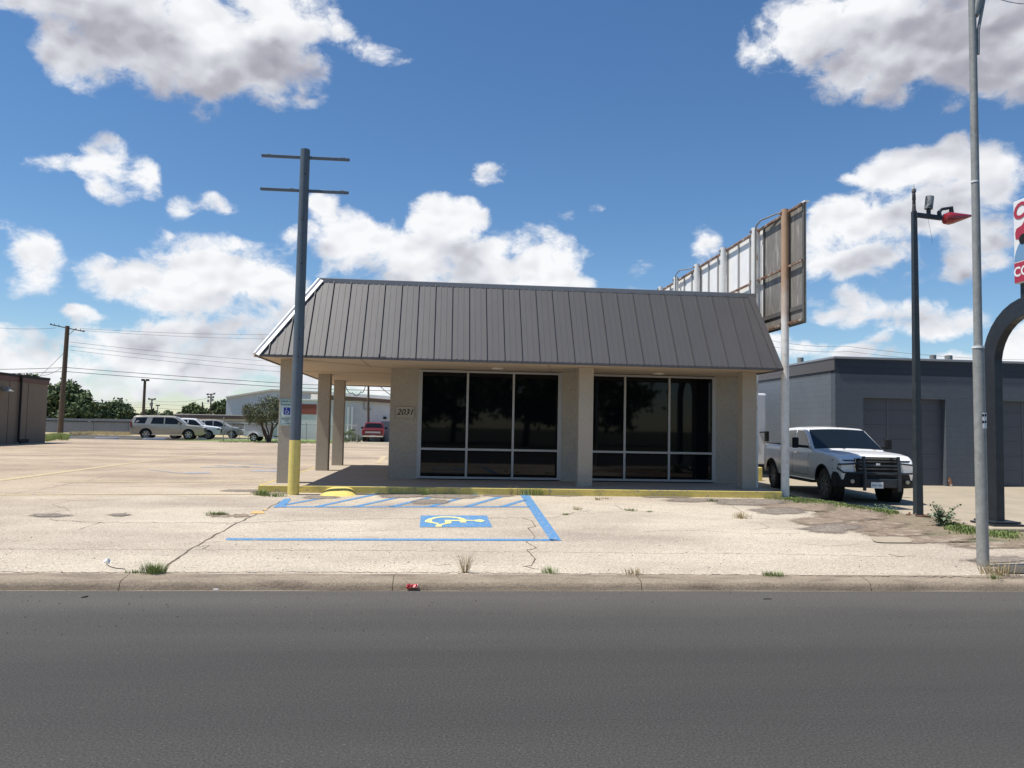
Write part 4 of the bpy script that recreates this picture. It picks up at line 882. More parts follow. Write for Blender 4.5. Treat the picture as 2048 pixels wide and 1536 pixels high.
# front end
gr = MB().box(3.06, 3.125, -.58, .58, .72, 1.17); GO = gr.build('grille', blackp, t, bevel=.03)
b = MB()
for i in range(4): b.box(3.125, 3.15, -.52, .52, .79 + i*.093, .825 + i*.093)
b.build('grille_bar', mat('dark_chrome', (.13, .13, .135), .3, .8), GO, bevel=.006)
b = MB(); b.tube([(3.13, -.55, .76), (3.13, .55, .76), (3.12, .595, .95), (3.11, .56, 1.16), (3.11, -.56, 1.16), (3.12, -.585, .95), (3.13, -.55, .76)], .017, 8); b.build('grille_surround', chrome, GO, smooth=True)
MB().box(3.152, 3.165, -.05, .05, .98, 1.04).build('badge', white, GO, bevel=.004)
for sd in (-1, 1):
    hl = MB(); P = [(3.075, .57), (3.07, .80), (2.98, .925), (2.74, .985)]   # wraps round the corner
    vs = []
    for x, y in P: vs += [(x, sd*y, .88), (x, sd*y, 1.11)]
    for x, y in P: vs += [(x-.12, sd*(y-.06), .88), (x-.12, sd*(y-.06), 1.09)]
    fs = [(2*i, 2*i+2, 2*i+3, 2*i+1) for i in range(3)] + [(8+2*i, 8+2*i+1, 8+2*i+3, 8+2*i+2) for i in range(3)] + [(2*i+1, 2*i+3, 8+2*i+3, 8+2*i+1) for i in range(3)] + [(2*i, 8+2*i, 8+2*i+2, 2*i+2) for i in range(3)] + [(0, 1, 9, 8), (6, 14, 15, 7)]
    ho = hl.add(vs, fs).build('headlight', lamplens, t, bevel=.012)
    vs = []
    for x, y in ((3.0, .905), (2.76, .985)): vs += [(x+.012, sd*(y+.012), .925), (x+.012, sd*(y+.012), 1.065)]
    MB().add(vs, [(0, 2, 3, 1)]).build('indicator', amber, ho)
    MB().tube([(P[0][0]+.012, sd*P[0][1], .865), (P[1][0]+.012, sd*P[1][1], .865), (P[2][0]+.01, sd*(P[2][1]+.01), .865), (P[3][0], sd*(P[3][1]+.012), .87), (P[3][0]-.01, sd*(P[3][1]+.012), 1.10), (P[2][0]+.01, sd*(P[2][1]+.01), 1.105), (P[1][0]+.012, sd*P[1][1], 1.105), (P[0][0]+.012, sd*P[0][1], 1.105)], .014, 6).build('headlight_surround', blackp, t, smooth=True)
bp = MB(); vs = []; fs = []; n = 24
for i in range(n + 1):
    y = -1.0 + 2.0*i/n; x = 3.26 - .30*abs(y)**3.2
    for (dx, z) in ((-.30, .40), (0, .42), (.03, .60), (0, .76), (-.05, .80), (-.30, .80)): vs.append((x+dx, y, z))
for i in range(n):
    for k_ in range(5): fs.append((i*6+k_, (i+1)*6+k_, (i+1)*6+k_+1, i*6+k_+1))
fs += [(0,1,2,3,4,5), tuple(range(n*6+5, n*6-1, -1))]
bp.add(vs, fs).build('bumper', blackp, t, smooth=30)
# wrap-around lower wing guards
for sd in (-1, 1):
    MB().tube([(3.36, sd*.44, .36), (3.38, sd*.44, .70), (3.30, sd*.44, 1.22)], [.045, .045, .045], 8).build('guard_upright', blackst, t, smooth=True)
    MB().tube([(3.33, sd*.47, 1.05), (3.24, sd*.78, 1.02), (3.06, sd*.99, 1.0), (3.04, sd*1.0, .90), (3.18, sd*.9, .80), (3.33, sd*.47, .79)], .022, 8).build('guard_wing', blackst, t, smooth=True)
g_ = MB()
for z in (1.19, .98, .78): g_.tube([(3.33, -.46, z), (3.33, .46, z)], .02, 8)
g_.build('guard_crossbar', blackst, t, smooth=True)
MB().box(3.30, 3.36, -.46, .46, .44, .66).build('guard_plate', blackst, t, bevel=.02)
pl = MB().box(3.365, 3.372, -.28, .03, .42, .575).build('number_plate', white, t, bevel=.006)
ORG[pl.name] = Vector((0, 0, 0)); text_mb('BNV 4363', .062, frame_m((3.374, -.125, .495), (0, 1, 0), (0, 0, 1)), 0, .001).build('lettering', signdk, pl)
for sd in (-1, 1): MB().lathe([(0, 0), (.05, 0), (.05, .03), (0, .035)], Matrix.Translation((3.235, sd*.70, .58)) @ Matrix.Rotation(R(90), 4, 'Y'), 14).build('fog_light', lamplens, t)
for sd in (-1, 1):   # towing mirrors
    m_ = MB().box(.88, 1.02, min(sd*1.24, sd*1.40), max(sd*1.24, sd*1.40), 1.36, 1.66); mo = m_.build('mirror', blackp, t, bevel=.03)
    ORG[mo.name] = Vector((0, 0, 0)); MB().tube([(.98, sd*.98, 1.40), (.95, sd*1.26, 1.42)], .035, 8).build('mirror_arm', blackp, mo)
    MB().box(-1.3, 1.15, sd*.88 - .09, sd*.88 + .09, .40, .46).build('side_step', blackp, t, bevel=.015)
MB().lathe([(.025, 0), (.02, .02), (.004, .05), (.001, .09)], Matrix.Translation((.15, .25, 1.985)), 8).box(.02, .16, .24, .26, 1.975, 2.02).build('antenna', blackp, t)
MB().box(1.55, 1.85, .28, .42, 1.292, 1.305).box(1.75, 1.9, -.42, -.3, 1.28, 1.292).build('hood_scoop', blackp, t)
MB().box(-3.16, -3.05, -.8, .8, .5, .72).build('rear_bumper', chrome, t, bevel=.02)
wp = MB().tube([(1.42, .75, 1.37), (1.25, .1, 1.45)], .008, 5).tube([(1.42, -.1, 1.37), (1.25, -.7, 1.43)], .008, 5); wp.build('wiper', blackp, t)
# --- parked vehicles behind the lot
def place(pf, heading, xf, z=.15):   # put the car so that its local point (xf,0) stands at pf
    return Vector((pf[0], pf[1], z)) - Matrix.Rotation(heading, 3, 'Z') @ Vector((xf, 0, 0))
gold = mat('champagne_paint', (.40, .365, .30), .3, .45, coat=.5); wpaint = mat('white_car_paint', (.74, .74, .75), .3, 0, coat=.5); silver = mat('silver_beige_paint', (.33, .31, .28), .3, .5, coat=.5); redpaint = mat('red_car_paint', (.15, .010, .013), .3, 0, coat=.5)
C = Car(5.7, 2.04, [(-2.85, 1.05), (-2.80, 1.25), (-2.72, 1.62), (-2.62, 1.86), (-2.4, 1.91), (-1.0, 1.94), (.3, 1.92), (.62, 1.86), (1.42, 1.26), (1.6, 1.22), (2.3, 1.16), (2.65, 1.10), (2.78, 1.0), (2.85, .85)], 1.22, .38, (-1.62, 1.65), .42, .50, tum=.25, crown=.03)
hd = R(9); pf = atz(368, 879.5, .15); t = thing('parked_suv', 'long champagne suv with chrome wheels, nearest of the three parked behind the lot', 'car', place(pf + Vector((.2, .9, 0)), hd, 1.65), hd, local=True)
basics(C, t, gold, tyre, 6, rim, .27)
for sw in ([(-2.55, 1.31), (-2.40, 1.76), (-1.55, 1.80), (-1.72, 1.30)], [(-1.28, 1.29), (-1.14, 1.80), (-.30, 1.82), (-.28, 1.28)], [(-.20, 1.28), (-.20, 1.82), (.35, 1.80), (.60, 1.74), (1.14, 1.34), (1.10, 1.28)]): C.side(sw).build('side_window', carglass, t)
C.screen(.65, 1.40, .92, .95).build('windshield', carglass, t, smooth='all'); C.screen(-2.63, -2.79, .85, .88).build('rear_window', carglass, t, smooth='all')
seams(C, t, [((-1.32, .55), (-1.30, 1.27)), ((-.24, .5), (-.24, 1.27)), ((1.05, .55), (1.12, 1.27))])
for x in (-1.20, -.10): MB().box(x, x+.2, 1.02, 1.05, 1.10, 1.14).box(x, x+.2, -1.05, -1.02, 1.10, 1.14).build('door_handle', chrome, t, bevel=.006)
MB().box(2.80, 2.87, -.6, .6, .66, 1.0).build('grille', blackp, t, bevel=.02)
for sd in (-1, 1): lamp('headlight', t, 2.70, sd*.84, .93, .22, .26, .17, lamplens); lamp('tail_light', t, -2.78, sd*.93, 1.2, .08, .10, .5, redlens); MB().box(.85, 1.0, min(sd*1.02, sd*1.25), max(sd*1.02, sd*1.25), 1.26, 1.42).build('mirror', gold, t, bevel=.02)
MB().box(-1.2, 1.2, -1.03, -.9, .36, .41).box(-1.2, 1.2, .9, 1.03, .36, .41).build('running_board', chrome, t); MB().box(2.55, 2.92, -.8, .8, .32, .44).build('front_lip', blackp, t, bevel=.02)
MB().box(-2.0, .2, -.72, -.67, 1.955, 1.99).box(-2.0, .2, .67, .72, 1.955, 1.99).build('roof_rail', chrome, t)
C = Car(4.75, 1.92, [(-2.37, .95), (-2.33, 1.15), (-2.2, 1.66), (-2.05, 1.76), (-.6, 1.80), (.1, 1.78), (.35, 1.72), (.98, 1.20), (1.2, 1.17), (1.9, 1.10), (2.2, 1.02), (2.33, .9), (2.37, .75)], 1.12, .40, (-1.38, 1.38), .39, .46, tum=.26, crown=.03)
pf = atz(404, 878.6, .15); hd = R(8); t = thing('parked_suv', 'white suv with dark headlights, parked between the champagne suv and the silver one', 'car', place(pf + Vector((.2, 1.4, 0)), hd, 1.38), hd, local=True)
basics(C, t, wpaint, tyre, 6, rim, .26)
for sw in ([(-2.0, 1.22), (-1.85, 1.62), (-1.2, 1.66), (-1.35, 1.2)], [(-1.1, 1.2), (-1.0, 1.67), (-.35, 1.69), (-.34, 1.18)], [(-.26, 1.18), (-.26, 1.69), (.1, 1.68), (.32, 1.62), (.76, 1.24), (.74, 1.18)]): C.side(sw).build('side_window', carglass, t)
C.screen(.37, .96, .92, .95).build('windshield', carglass, t, smooth='all')
for sd in (-1, 1): lamp('headlight', t, 2.22, sd*.78, .92, .26, .28, .13, blackp); lamp('fog_light', t, 2.3, sd*.74, .62, .12, .18, .18, blackp)
MB().box(2.33, 2.39, -.5, .5, .55, .9).build('grille', blackp, t, bevel=.02)
C = Car(4.8, 1.9, [(-2.4, .95), (-2.34, 1.15), (-2.1, 1.58), (-1.9, 1.68), (-.6, 1.74), (.0, 1.70), (.3, 1.62), (1.12, 1.12), (1.3, 1.08), (1.9, .98), (2.25, .85), (2.38, .70), (2.4, .6)], 1.06, .36, (-1.42, 1.40), .36, .43, tum=.3, crown=.03, ta=.18)
pf = atz(450, 876.8, .15); hd = R(6); t = thing('parked_crossover', 'silver-beige crossover with a sloping bonnet, parked behind the wire fence', 'car', place(pf + Vector((.1, 2.4, 0)), hd, 1.40), hd, local=True)
basics(C, t, silver, tyre, 5, rim, .24)
for sw in ([(-1.95, 1.14), (-1.7, 1.54), (-1.15, 1.60), (-1.2, 1.13)], [(-1.08, 1.13), (-1.05, 1.60), (-.4, 1.62), (-.36, 1.12)], [(-.28, 1.12), (-.28, 1.62), (.02, 1.60), (.28, 1.52), (.86, 1.16), (.84, 1.12)]): C.side(sw).build('side_window', carglass, t)
C.screen(.32, 1.10, .92, .95).build('windshield', carglass, t, smooth='all')
for sd in (-1, 1): lamp('headlight', t, 2.18, sd*.72, .78, .32, .3, .14, lamplens)
# red pickup from behind
C = Car(5.3, 1.98, [(-2.65, 1.10), (-2.6, 1.14), (-.75, 1.14), (-.72, 1.20), (-.5, 1.68), (-.35, 1.75), (.4, 1.77), (.7, 1.70), (1.3, 1.18), (2.5, 1.05), (2.65, .8)], 1.10, .50, (-1.55, 1.75), .38, .47, tum=.34, crown=.03, ta=.04)
pf = atz(745, 884, .15); hd = R(93); t = thing('red_pickup', 'red pickup seen from behind, parked at the white wall with the grey door', 'pickup truck', place((pf.x, pf.y + .3), hd, -2.0), hd, local=True)
basics(C, t, redpaint, tyre, 5, rim, .25)
C.screen(-.70, -.52, .88, .82).build('rear_window', carglass, t, smooth='all')
TG = MB().box(-2.70, -2.655, -.74, .74, .62, 1.13).build('tailgate', redpaint, t, bevel=.015); ORG[TG.name] = Vector((0, 0, 0))
MB().box(-2.712, -2.70, -.68, .68, .80, .95).build('silver_band', alu, TG)
for sd in (-1, 1):
    lamp('tail_light', t, -2.66, sd*.87, .90, .05, .16, .42, redlens); MB().box(.75, .85, min(sd*1.0, sd*1.22), max(sd*1.0, sd*1.22), 1.15, 1.36).build('mirror', blackp, t, bevel=.02)
MB().box(-2.80, -2.64, -.92, .92, .46, .60).build('rear_bumper', chrome, t, bevel=.02); MB().box(-2.81, -2.80, -.15, .15, .47, .60).build('number_plate', white, t)
# white box van: only the edge of its body and a mirror show between the shop and the pickup
vp = atz(1524, 905, .9); vx = 12.25; 
t = thing('white_van', 'white motorhome body just showing behind the shop corner, above the pickup bed', 'motorhome', (11.3, 31, -.08))
v = MB().box(10.5, 12.80, 29.5, 36, .45, 3.25); v.build('body', mat('van_white', (.66, .67, .69), .4), t, bevel=.08)
MB().add([(10.25, 29.45, 1.55), (12.30, 29.45, 1.55), (12.05, 29.45, 2.55), (10.4, 29.45, 2.55)], [(0, 1, 2, 3)]).build('windshield', carglass, t)
MB().box(12.62, 12.76, 29.2, 29.35, 1.35, 1.75).tube([(12.5, 29.5, 1.7), (12.68, 29.3, 1.72)], .03, 6).build('mirror', blackp, t, bevel=.02)
for y in (30.6, 34.6):
    for x in (10.45, 12.3): MB().lathe([(.2, -.12), (.40, -.12), (.42, 0), (.40, .12), (.2, .12)], Matrix.Translation((x, y, .34)) @ Matrix.Rotation(R(90), 4, 'Y'), 18).build('wheel', tyre, t, smooth=True)
q_ = atz(1519, 962, -.08)
one('parking_stop', MB().box(q_.x-.3, q_.x+.12, q_.y, q_.y+.3, -.08, .42), yellow, 'yellow concrete block behind the pickup wheel at the shop corner', 'concrete block', (q_.x, q_.y, -.08), bevel=.03)

# ------------------------------------------------------------------ background left
def wp_(x, y, Y): return aty(x, y, Y)
t = thing('stucco_building', 'brown stucco building with maroon roof trim and dark downpipe at the left edge', 'building', (-30, 46, .15))
MB().box(-38, -25.35, 30, 52, .1, 4.12).build('wall', stucco, t)
MB().box(-38.06, -25.29, 29.9, 52.06, 3.86, 4.14).build('roof_trim', maroon, t); MB().box(-38.08, -25.26, 29.9, 52.09, 4.142, 4.30).build('coping', blackp, t)
pt = aty(50, 770, 49.0)
def onx(px_, py_, X=-25.30): return atx(px_, py_, X)
a = onx(40, 768); c = onx(36, 880); b = MB().tube([(-25.22, a.y, 4.2), (-25.22, a.y, .3), (-25.05, a.y, .2)], .07, 8); b.build('downpipe', blackp, t)
for px_ in (18, 56): q_ = onx(px_, 820); MB().box(-25.345, -25.335, q_.y-.02, q_.y+.02, .15, 3.85).build('wall_joint', maroon, t)
q_ = onx(5, 782); MB().lathe([(.04, .25), (.12, .12), (.30, .0), (.27, -.03)], Matrix.Translation((-25.0, q_.y, q_.z)), 16).box(-25.35, -25.0, q_.y-.04, q_.y+.04, q_.z+.18, q_.z+.24).build('wall_lamp', galv, t, smooth=30)
q_ = onx(50, 881); MB().box(-25.348, -25.33, q_.y-.5, q_.y+.5, .2, .42).build('floor_vent', blackp, t)
q_ = atx(46, 760, -26.2); MB().box(-26.35, -26.05, q_.y-.15, q_.y+.15, 4.0, q_.z+.12).build('roof_vent', white, t)
# wooden utility poles
def upole(px_, ybase, ytop, Y, wpx, label, arms=(), group='utility poles on the skyline', cat='utility pole', xf=(), lean=0):
    B_ = aty(px_, ybase, Y); B_.z = .1; T_ = aty(px_ + lean, ytop, Y); k_ = Y / FPX
    t = thing('utility_pole', label, cat, (B_.x, Y, .1), group=group)
    MB().tube([B_, T_], [wpx*k_*.58, wpx*k_*.42], 10).build('pole', polewood, t, smooth=True)
    for (dy, half, tilt) in arms:
        z = T_.z - dy*k_; b = MB().beam((T_.x - half*k_, Y, z + tilt*k_), (T_.x + half*k_, Y, z - tilt*k_), max(.10, 1.2*k_), max(.10, 1.3*k_))
        ao = b.build('crossarm', polewood, t); ins = MB()
        for f in (-.95, -.75, -.5, .5, .75, .95): ins.tube([(T_.x + f*half*k_, Y, z - f*tilt*k_ + .05), (T_.x + f*half*k_, Y, z - f*tilt*k_ + .05 + 2.2*k_)], .7*k_, 6)
        ORG[ao.name] = ORG[t.name]; ins.build('insulator', blackp, ao)
        MB().beam((T_.x + half*.5*k_, Y, z), (T_.x, Y, z - half*.5*k_), .04).build('brace', polewood, t)
    for (dx, dy, r_k, hk) in xf:
        MB().tube([(T_.x + dx*k_, Y - .2, T_.z - dy*k_), (T_.x + dx*k_, Y - .2, T_.z - (dy + hk)*k_)], r_k*k_, 10).build('transformer', galv if r_k < 4 else blackst, t, smooth=True)
    return t, B_, T_
t, B1, T1 = upole(120, 870, 652, 87, 9, 'tall brown wooden utility pole with a tilted crossarm, nearest the stucco building', [(4, 32, 6)], lean=15)
upole(54, 790, 746, 140, 3, 'utility pole showing above the stucco building roof', [(4, 9, -1)])
upole(240, 850, 796, 150, 3, 'small utility pole in front of the round dark trees', [(2, 5, 0)])
upole(302, 845, 797, 150, 3, 'utility pole with one dark transformer above the champagne suv roof', [(2, 7, 0)], xf=[(0, 8, 3, 7)], lean=2)
upole(421, 850, 787, 140, 3, 'utility pole with two hanging transformers left of the white metal building', [(2, 8, -1), (8, 6, 0)], xf=[(-4, 12, 2.2, 5), (4, 10, 2.2, 5)], lean=1)
upole(405, 845, 804, 150, 3, 'plain short pole without crossarms beside the transformer pole')
upole(737, 860, 760, 74, 4.6, 'red-brown pole behind the red pickup, seen under the porch roof', lean=0)
t = thing('parking_lot_light', 'tall thin brown light pole with two floodlights behind the champagne suv', 'light pole', (aty(288, 870, 82).x, 82, .15))
a, c = aty(285.5, 850, 82), aty(290, 761, 82); a.z = .15
MB().tube([a, c], [.17, .13], 10).build('pole', polewood, t, smooth=True)
for dx in (-.32, .12): MB().box(c.x+dx, c.x+dx+.3, 81.8, 82.1, c.z-.05, c.z+.15).build('floodlight', blackp, t, bevel=.03)
MB().beam((c.x-.3, 82, c.z-.02), (c.x+.3, 82, c.z-.02), .07).build('bracket', blackp, t)
t = thing('street_lamp', 'small thin street lamp right of the pole with the dark transformer', 'street lamp', (aty(315.5, 840, 140).x, 140, .1))
a, c = aty(315, 838, 140), aty(315.5, 812, 140); a.z = .1; MB().tube([a, c], .08, 6).build('pole', galv, t); MB().box(c.x-.3, c.x+.3, 139.8, 140.2, c.z, c.z+.2).build('lamp_head', blackp, t)
# cables
def cable(pts, Ys, sag=0, r_=.018, label=None, n=24, grp='overhead cables on the left'):
    P = []; ends = [aty(x, y, Y) for (x, y), Y in zip(pts, Ys)]
    for (a, c) in zip(ends, ends[1:]):
        for k_ in range(n): f = k_/n; p = a.lerp(c, f); p.z -= sag*4*f*(1-f); P.append(p)
    P.append(ends[-1]); m_ = MB().tube(P, r_, 5, False)
    return one('power_cable', m_, wire, label, 'cable', tuple(P[0]), grp)
cable([(-40, 652), (112, 656)], [87, 87], .2, .016, 'upper left cable running from the frame edge to the tilted crossarm')
cable([(160, 657), (620, 668)], [87, 110], .3, .015, 'highest cable right of the tall pole, from its crossarm end')
cable([(150, 660), (620, 678)], [87, 110], .3, .015, 'second cable from the crossarm of the tall pole')
cable([(140, 684), (620, 728)], [87, 110], .2, .016, 'uppermost of the three cables fixed below the crossarm')
cable([(140, 692), (620, 738)], [87, 110], .2, .016, 'middle of the three cables fixed below the crossarm')
cable([(140, 700), (620, 748)], [87, 110], .2, .016, 'lowest of the three cables fixed below the crossarm')
cable([(-40, 739), (133, 735), (560, 766), (660, 770), (900, 776)], [87, 87, 80, 78, 76], .05, .030, 'thick dark cable crossing low behind the stucco building and the porch')
cable([(-40, 748), (131, 743), (560, 774), (800, 782)], [87, 87, 80, 78], .05, .032, 'lowest thick cable passing behind the porch pillars')
cable([(129, 704), (75, 756)], [87, 100], .1, .022, 'steep guy cable going down left from the tall pole')
cable([(124, 735), (80, 752)], [87, 100], .2, .022, 'short slack cable left of the tall pole')
cable([(120, 802), (300, 815), (480, 822)], [120, 130, 140], .2, .02, 'thin far cable across the trees')
cable([(60, 790), (240, 800), (302, 801), (421, 795)], [140, 150, 150, 140], .5, .02, 'far cable linking the small skyline poles')
cable([(240, 806), (302, 806), (421, 806)], [150, 150, 140], .4, .02, 'lower far cable between the small skyline poles')
cable([(690, 768), (705, 785), (722, 783), (732, 768)], [60, 60, 60, 60], .3, .03, 'slack loop of cable hanging behind the third pillar', 8)
cable([(756, 768), (790, 795)], [60, 60], .1, .03, 'cable slanting down to the wall behind the porch', 8)
cable([(1995, -3), (2052, 8)], [12, 12], .02, .006, 'thin black cable crossing the top right corner', 8, 'overhead cables on the right')
cable([(1500, 672), (1700, 693), (2100, 720)], [60, 60, 60], .3, .012, 'faint far cable above the grey garage', 12, 'overhead cables on the right')
cable([(1500, 684), (1700, 703), (2100, 728)], [60, 60, 60], .3, .012, 'second faint far cable just above the garage roof', 12, 'overhead cables on the right')
# grey metal fence
t = thing('metal_fence', 'long grey corrugated metal fence with dark cap behind the dry grass', 'fence', (-35, 92, .15))
a, c = Vector((-62, 90, 0)), Vector((-14, 95, 0)); n = 1
MB().beam((a.x, a.y, .75), (c.x, c.y, .75), .06, 1.3).build('panel', fencem, t)
MB().beam((a.x, a.y-.05, 1.42), (c.x, c.y-.05, 1.42), .2, .06).build('dark_cap', blackst, t); MB().beam((a.x, a.y+.2, 1.62), (c.x, c.y+.2, 1.62), .5, .26).build('upper_band', fencem, t)
for k_ in range(14):
    p = a.lerp(c, k_/13); MB().box(p.x-.05, p.x+.05, p.y-.12, p.y-.04, .1, 1.45).build('post', fencem, t)
# storage building
t = thing('storage_building', 'long low storage building with brown roof and red-brown doors between cream posts', 'building', (-36, 112, .15))
X0_, X1_ = aty(356, 850, 110).x, aty(620, 850, 110).x; zt_ = aty(430, 829, 110).z; zr = aty(430, 837, 110).z; zl = aty(430, 842, 110).z
MB().box(X0_, X1_, 110, 116, .1, zr).build('wall', brownroof, t); MB().box(X0_-.3, X1_, 109.3, 116.4, zr+.002, zt_ - .12).build('roof', brownroof, t, bevel=.05); MB().box(X0_-.32, X1_, 109.25, 116.45, zt_-.118, zt_).build('roof_edge', creamm, t)
MB().box(X0_, X1_, 109.8, 109.97, zl, zr - .004).build('lintel', creamm, t)
x = X0_ + .5
while x < X1_:
    MB().box(x, x+.28, 109.75, 109.98, .1, zl - .004).build('cream_post', creamm, t)
    MB().box(x+.35, x+1.25, 109.9, 109.98, .1, zl-.15).build('door', redbrown, t); x += 1.45
q0, q1 = aty(222, 840, 108), aty(300, 850, 108)
t = thing('red_shed', 'low red shed with white roof edge above the fence, left of the champagne suv', 'building', (q0.x+2, 104, .15))
MB().box(q0.x, q0.x + 9, 104, 108, .1, q0.z - .1).build('wall', redbrown, t); MB().box(q0.x - .3, q0.x + 9.2, 103.8, 108.2, q0.z-.098, q0.z + .12).build('roof', creamm, t)
# white metal gabled hall
t = thing('metal_hall', 'large pale corrugated metal hall with a shallow gable roof behind the small tree', 'building', (-38, 130, .15))
YH = 130; pl_ = [aty(453, 796, YH), aty(545, 781, YH), aty(640, 786, YH), aty(900, 812, YH)]
P = [(pl_[0].x, .1), (pl_[0].x, pl_[0].z), (pl_[1].x, pl_[1].z), (pl_[2].x, pl_[2].z), (pl_[3].x, pl_[3].z), (pl_[3].x, .1)]
MB().prism(P, lambda x, z: (x, YH, z), lambda x, z: (x, YH + 30, z)).build('wall', whitemet, t)
e_ = MB()
for (a, c) in zip(P[1:5], P[2:5]): e_.beam((a[0], YH-.25, a[1]+.1), (c[0], YH-.25, c[1]+.1), .5, .25)
e_.build('roof_edge', creamm, t)
# white block building with red panel, grey door
t = thing('block_building', 'white painted block building with a red panel and a grey door behind the lot', 'building', (-10, 77.5, .15))
YB = 77.0; xl_ = aty(532, 850, YB).x; xm = aty(655, 850, YB).x; xr = aty(1000, 850, YB).x; ztA = aty(600, 800, YB).z
MB().box(xl_, xm, YB, 90, .1, ztA).build('wall', whitem, t); MB().box(xl_-.1, xm, YB-.1, 90, ztA+.002, ztA+.12).build('coping', whitepanel, t)
a, c = aty(598, 808, YB), aty(633, 829, YB); o = MB().box(a.x, c.x, YB-.04, YB-.005, c.z, a.z).build('red_panel', mat('red_brick_panel', (.30, .08, .055), .8, brick=(.3, .1, .6, .01)), t)
a = aty(780, 803, YB - 1.5); MB().box(xm + .003, xr, YB - 1.5, 90, .1, a.z).build('wall', whitem, t)
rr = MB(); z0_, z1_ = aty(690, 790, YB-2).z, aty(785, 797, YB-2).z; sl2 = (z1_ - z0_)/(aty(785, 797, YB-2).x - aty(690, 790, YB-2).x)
for (dz0, dz1, mm, nm) in ((-.45, -.12, brownroof, 'eave_shadow_strip'), (-.118, .20, whitepanel, 'roof_edge')):  # brown strip stands in for the shade under the roof edge
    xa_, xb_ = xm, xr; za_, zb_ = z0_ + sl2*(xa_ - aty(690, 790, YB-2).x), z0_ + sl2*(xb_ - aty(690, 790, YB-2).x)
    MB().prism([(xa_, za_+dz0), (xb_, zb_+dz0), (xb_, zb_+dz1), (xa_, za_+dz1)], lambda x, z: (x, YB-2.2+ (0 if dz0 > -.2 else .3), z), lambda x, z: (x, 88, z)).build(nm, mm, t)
a, c = aty(762, 843, YB-1.5), aty(783, 884, YB-1.5); o = MB().box(a.x, a.x+1.0, YB-1.56, YB-1.505, .15, a.z).build('door', mat('grey_door', (.20, .21, .22), .6), t)
a = aty(770, 836, YB-1.5); MB().box(a.x-.15, a.x+.15, YB-1.7, YB-1.505, a.z-.1, a.z+.12).build('wall_light', blackp, t)
for px_ in (698, 706): a = aty(px_, 814, YB-1.5); MB().tube([(a.x, YB-1.9, a.z), (a.x, YB-1.9, .15)], .10, 8).build('downpipe', whitepanel, t, smooth=True)
a = aty(728, 808, YB-1.5); MB().tube([(a.x, YB-1.6, a.z+.4), (a.x, YB-1.6, a.z-.5), (a.x+.7, YB-1.6, a.z-.5)], .05, 6).build('conduit', galv, t)
a = aty(627, 798, YB); MB().box(a.x-.6, a.x+.8, 79, 80, ztA+.12, ztA+.65).build('roof_unit', creamm, t, bevel=.03)
# chain link fence with posts
t = thing('chain_link_fence', 'chain link fence with thin grey posts in front of the silver crossover and the trailer', 'fence', (-20, 66, .15))
fp = [atz(x, y, .15) for x, y in ((446, 881), (463, 880), (478, 880), (496, 881), (530, 881.5), (552, 882), (612, 882), (660, 883), (714, 886))]
for i, p in enumerate(fp): MB().tube([(p.x, p.y, .1), (p.x, p.y, 1.75 if i not in (0, 3, 8) else 2.1)], .045 if i in (0, 3, 8) else .032, 6).build('post', galv, t)
wr_ = MB()
for a, c in zip(fp, fp[1:]):
    MB().tube([(a.x, a.y, 1.62), (c.x, c.y, 1.62)], .03, 6).build('rail', galv, t)
    L_ = (c - a).length; n = max(2, int(L_/.24))
    for k_ in range(-6, n + 1):
        for sgn in (1, -1):
            f0_ = k_/n; f1_ = (k_ + 6)/n
            if sgn < 0: f0_, f1_ = f1_, f0_
            za_, zb_ = .15, 1.6
            q0_, q1_ = f0_, f1_
            def clip(fa, fb, z0, z1):
                if fa < 0: z0 += (z1-z0)*(0-fa)/(fb-fa); fa = 0
                if fa > 1: z0 += (z1-z0)*(1-fa)/(fb-fa); fa = 1
                return fa, z0
            A_, ZA = clip(q0_, q1_, za_, zb_); B_, ZB = clip(q1_, q0_, zb_, za_)
            if abs(A_ - B_) > 1e-3: wr_.beam((a.x+(c.x-a.x)*A_, a.y+(c.y-a.y)*A_, ZA), (a.x+(c.x-a.x)*B_, a.y+(c.y-a.y)*B_, ZB), .0035)
wr_.build('wire_mesh', galv, t)
# trailer
p = atz(507, 883, .15); t = thing('cargo_trailer', 'small white enclosed trailer with a single wheel under the spreading tree', 'trailer', (p.x, p.y+.8, .15))
x0_, x1_ = aty(487, 860, p.y).x, aty(543, 860, p.y).x
MB().box(x0_, x1_, p.y+.1, p.y+1.9, .55, 1.52).build('box_body', mat('trailer_white', (.52, .54, .55), .5, 0, (2, .05)), t, bevel=.03)
MB().box(x0_-.02, x1_+.02, p.y+.06, p.y+1.94, 1.525, 1.60).build('roof_rail', alu, t)
MB().beam((x1_, p.y+1, .58), (x1_+.75, p.y+1, .58), .08).tube([(x1_+.55, p.y+1, .15), (x1_+.55, p.y+1, .95)], .03, 6).build('tongue', blackp, t)
for yy, sd in ((p.y, -1), (p.y+2.0, 1)):
    wheel(t, 0, 0, .32, .2, sd, tyre, 5, white)
for ch in [c_ for c_ in t.children if c_.name.startswith('wheel')]: pass
ws = [c_ for c_ in t.children if c_.name.startswith('wheel')]
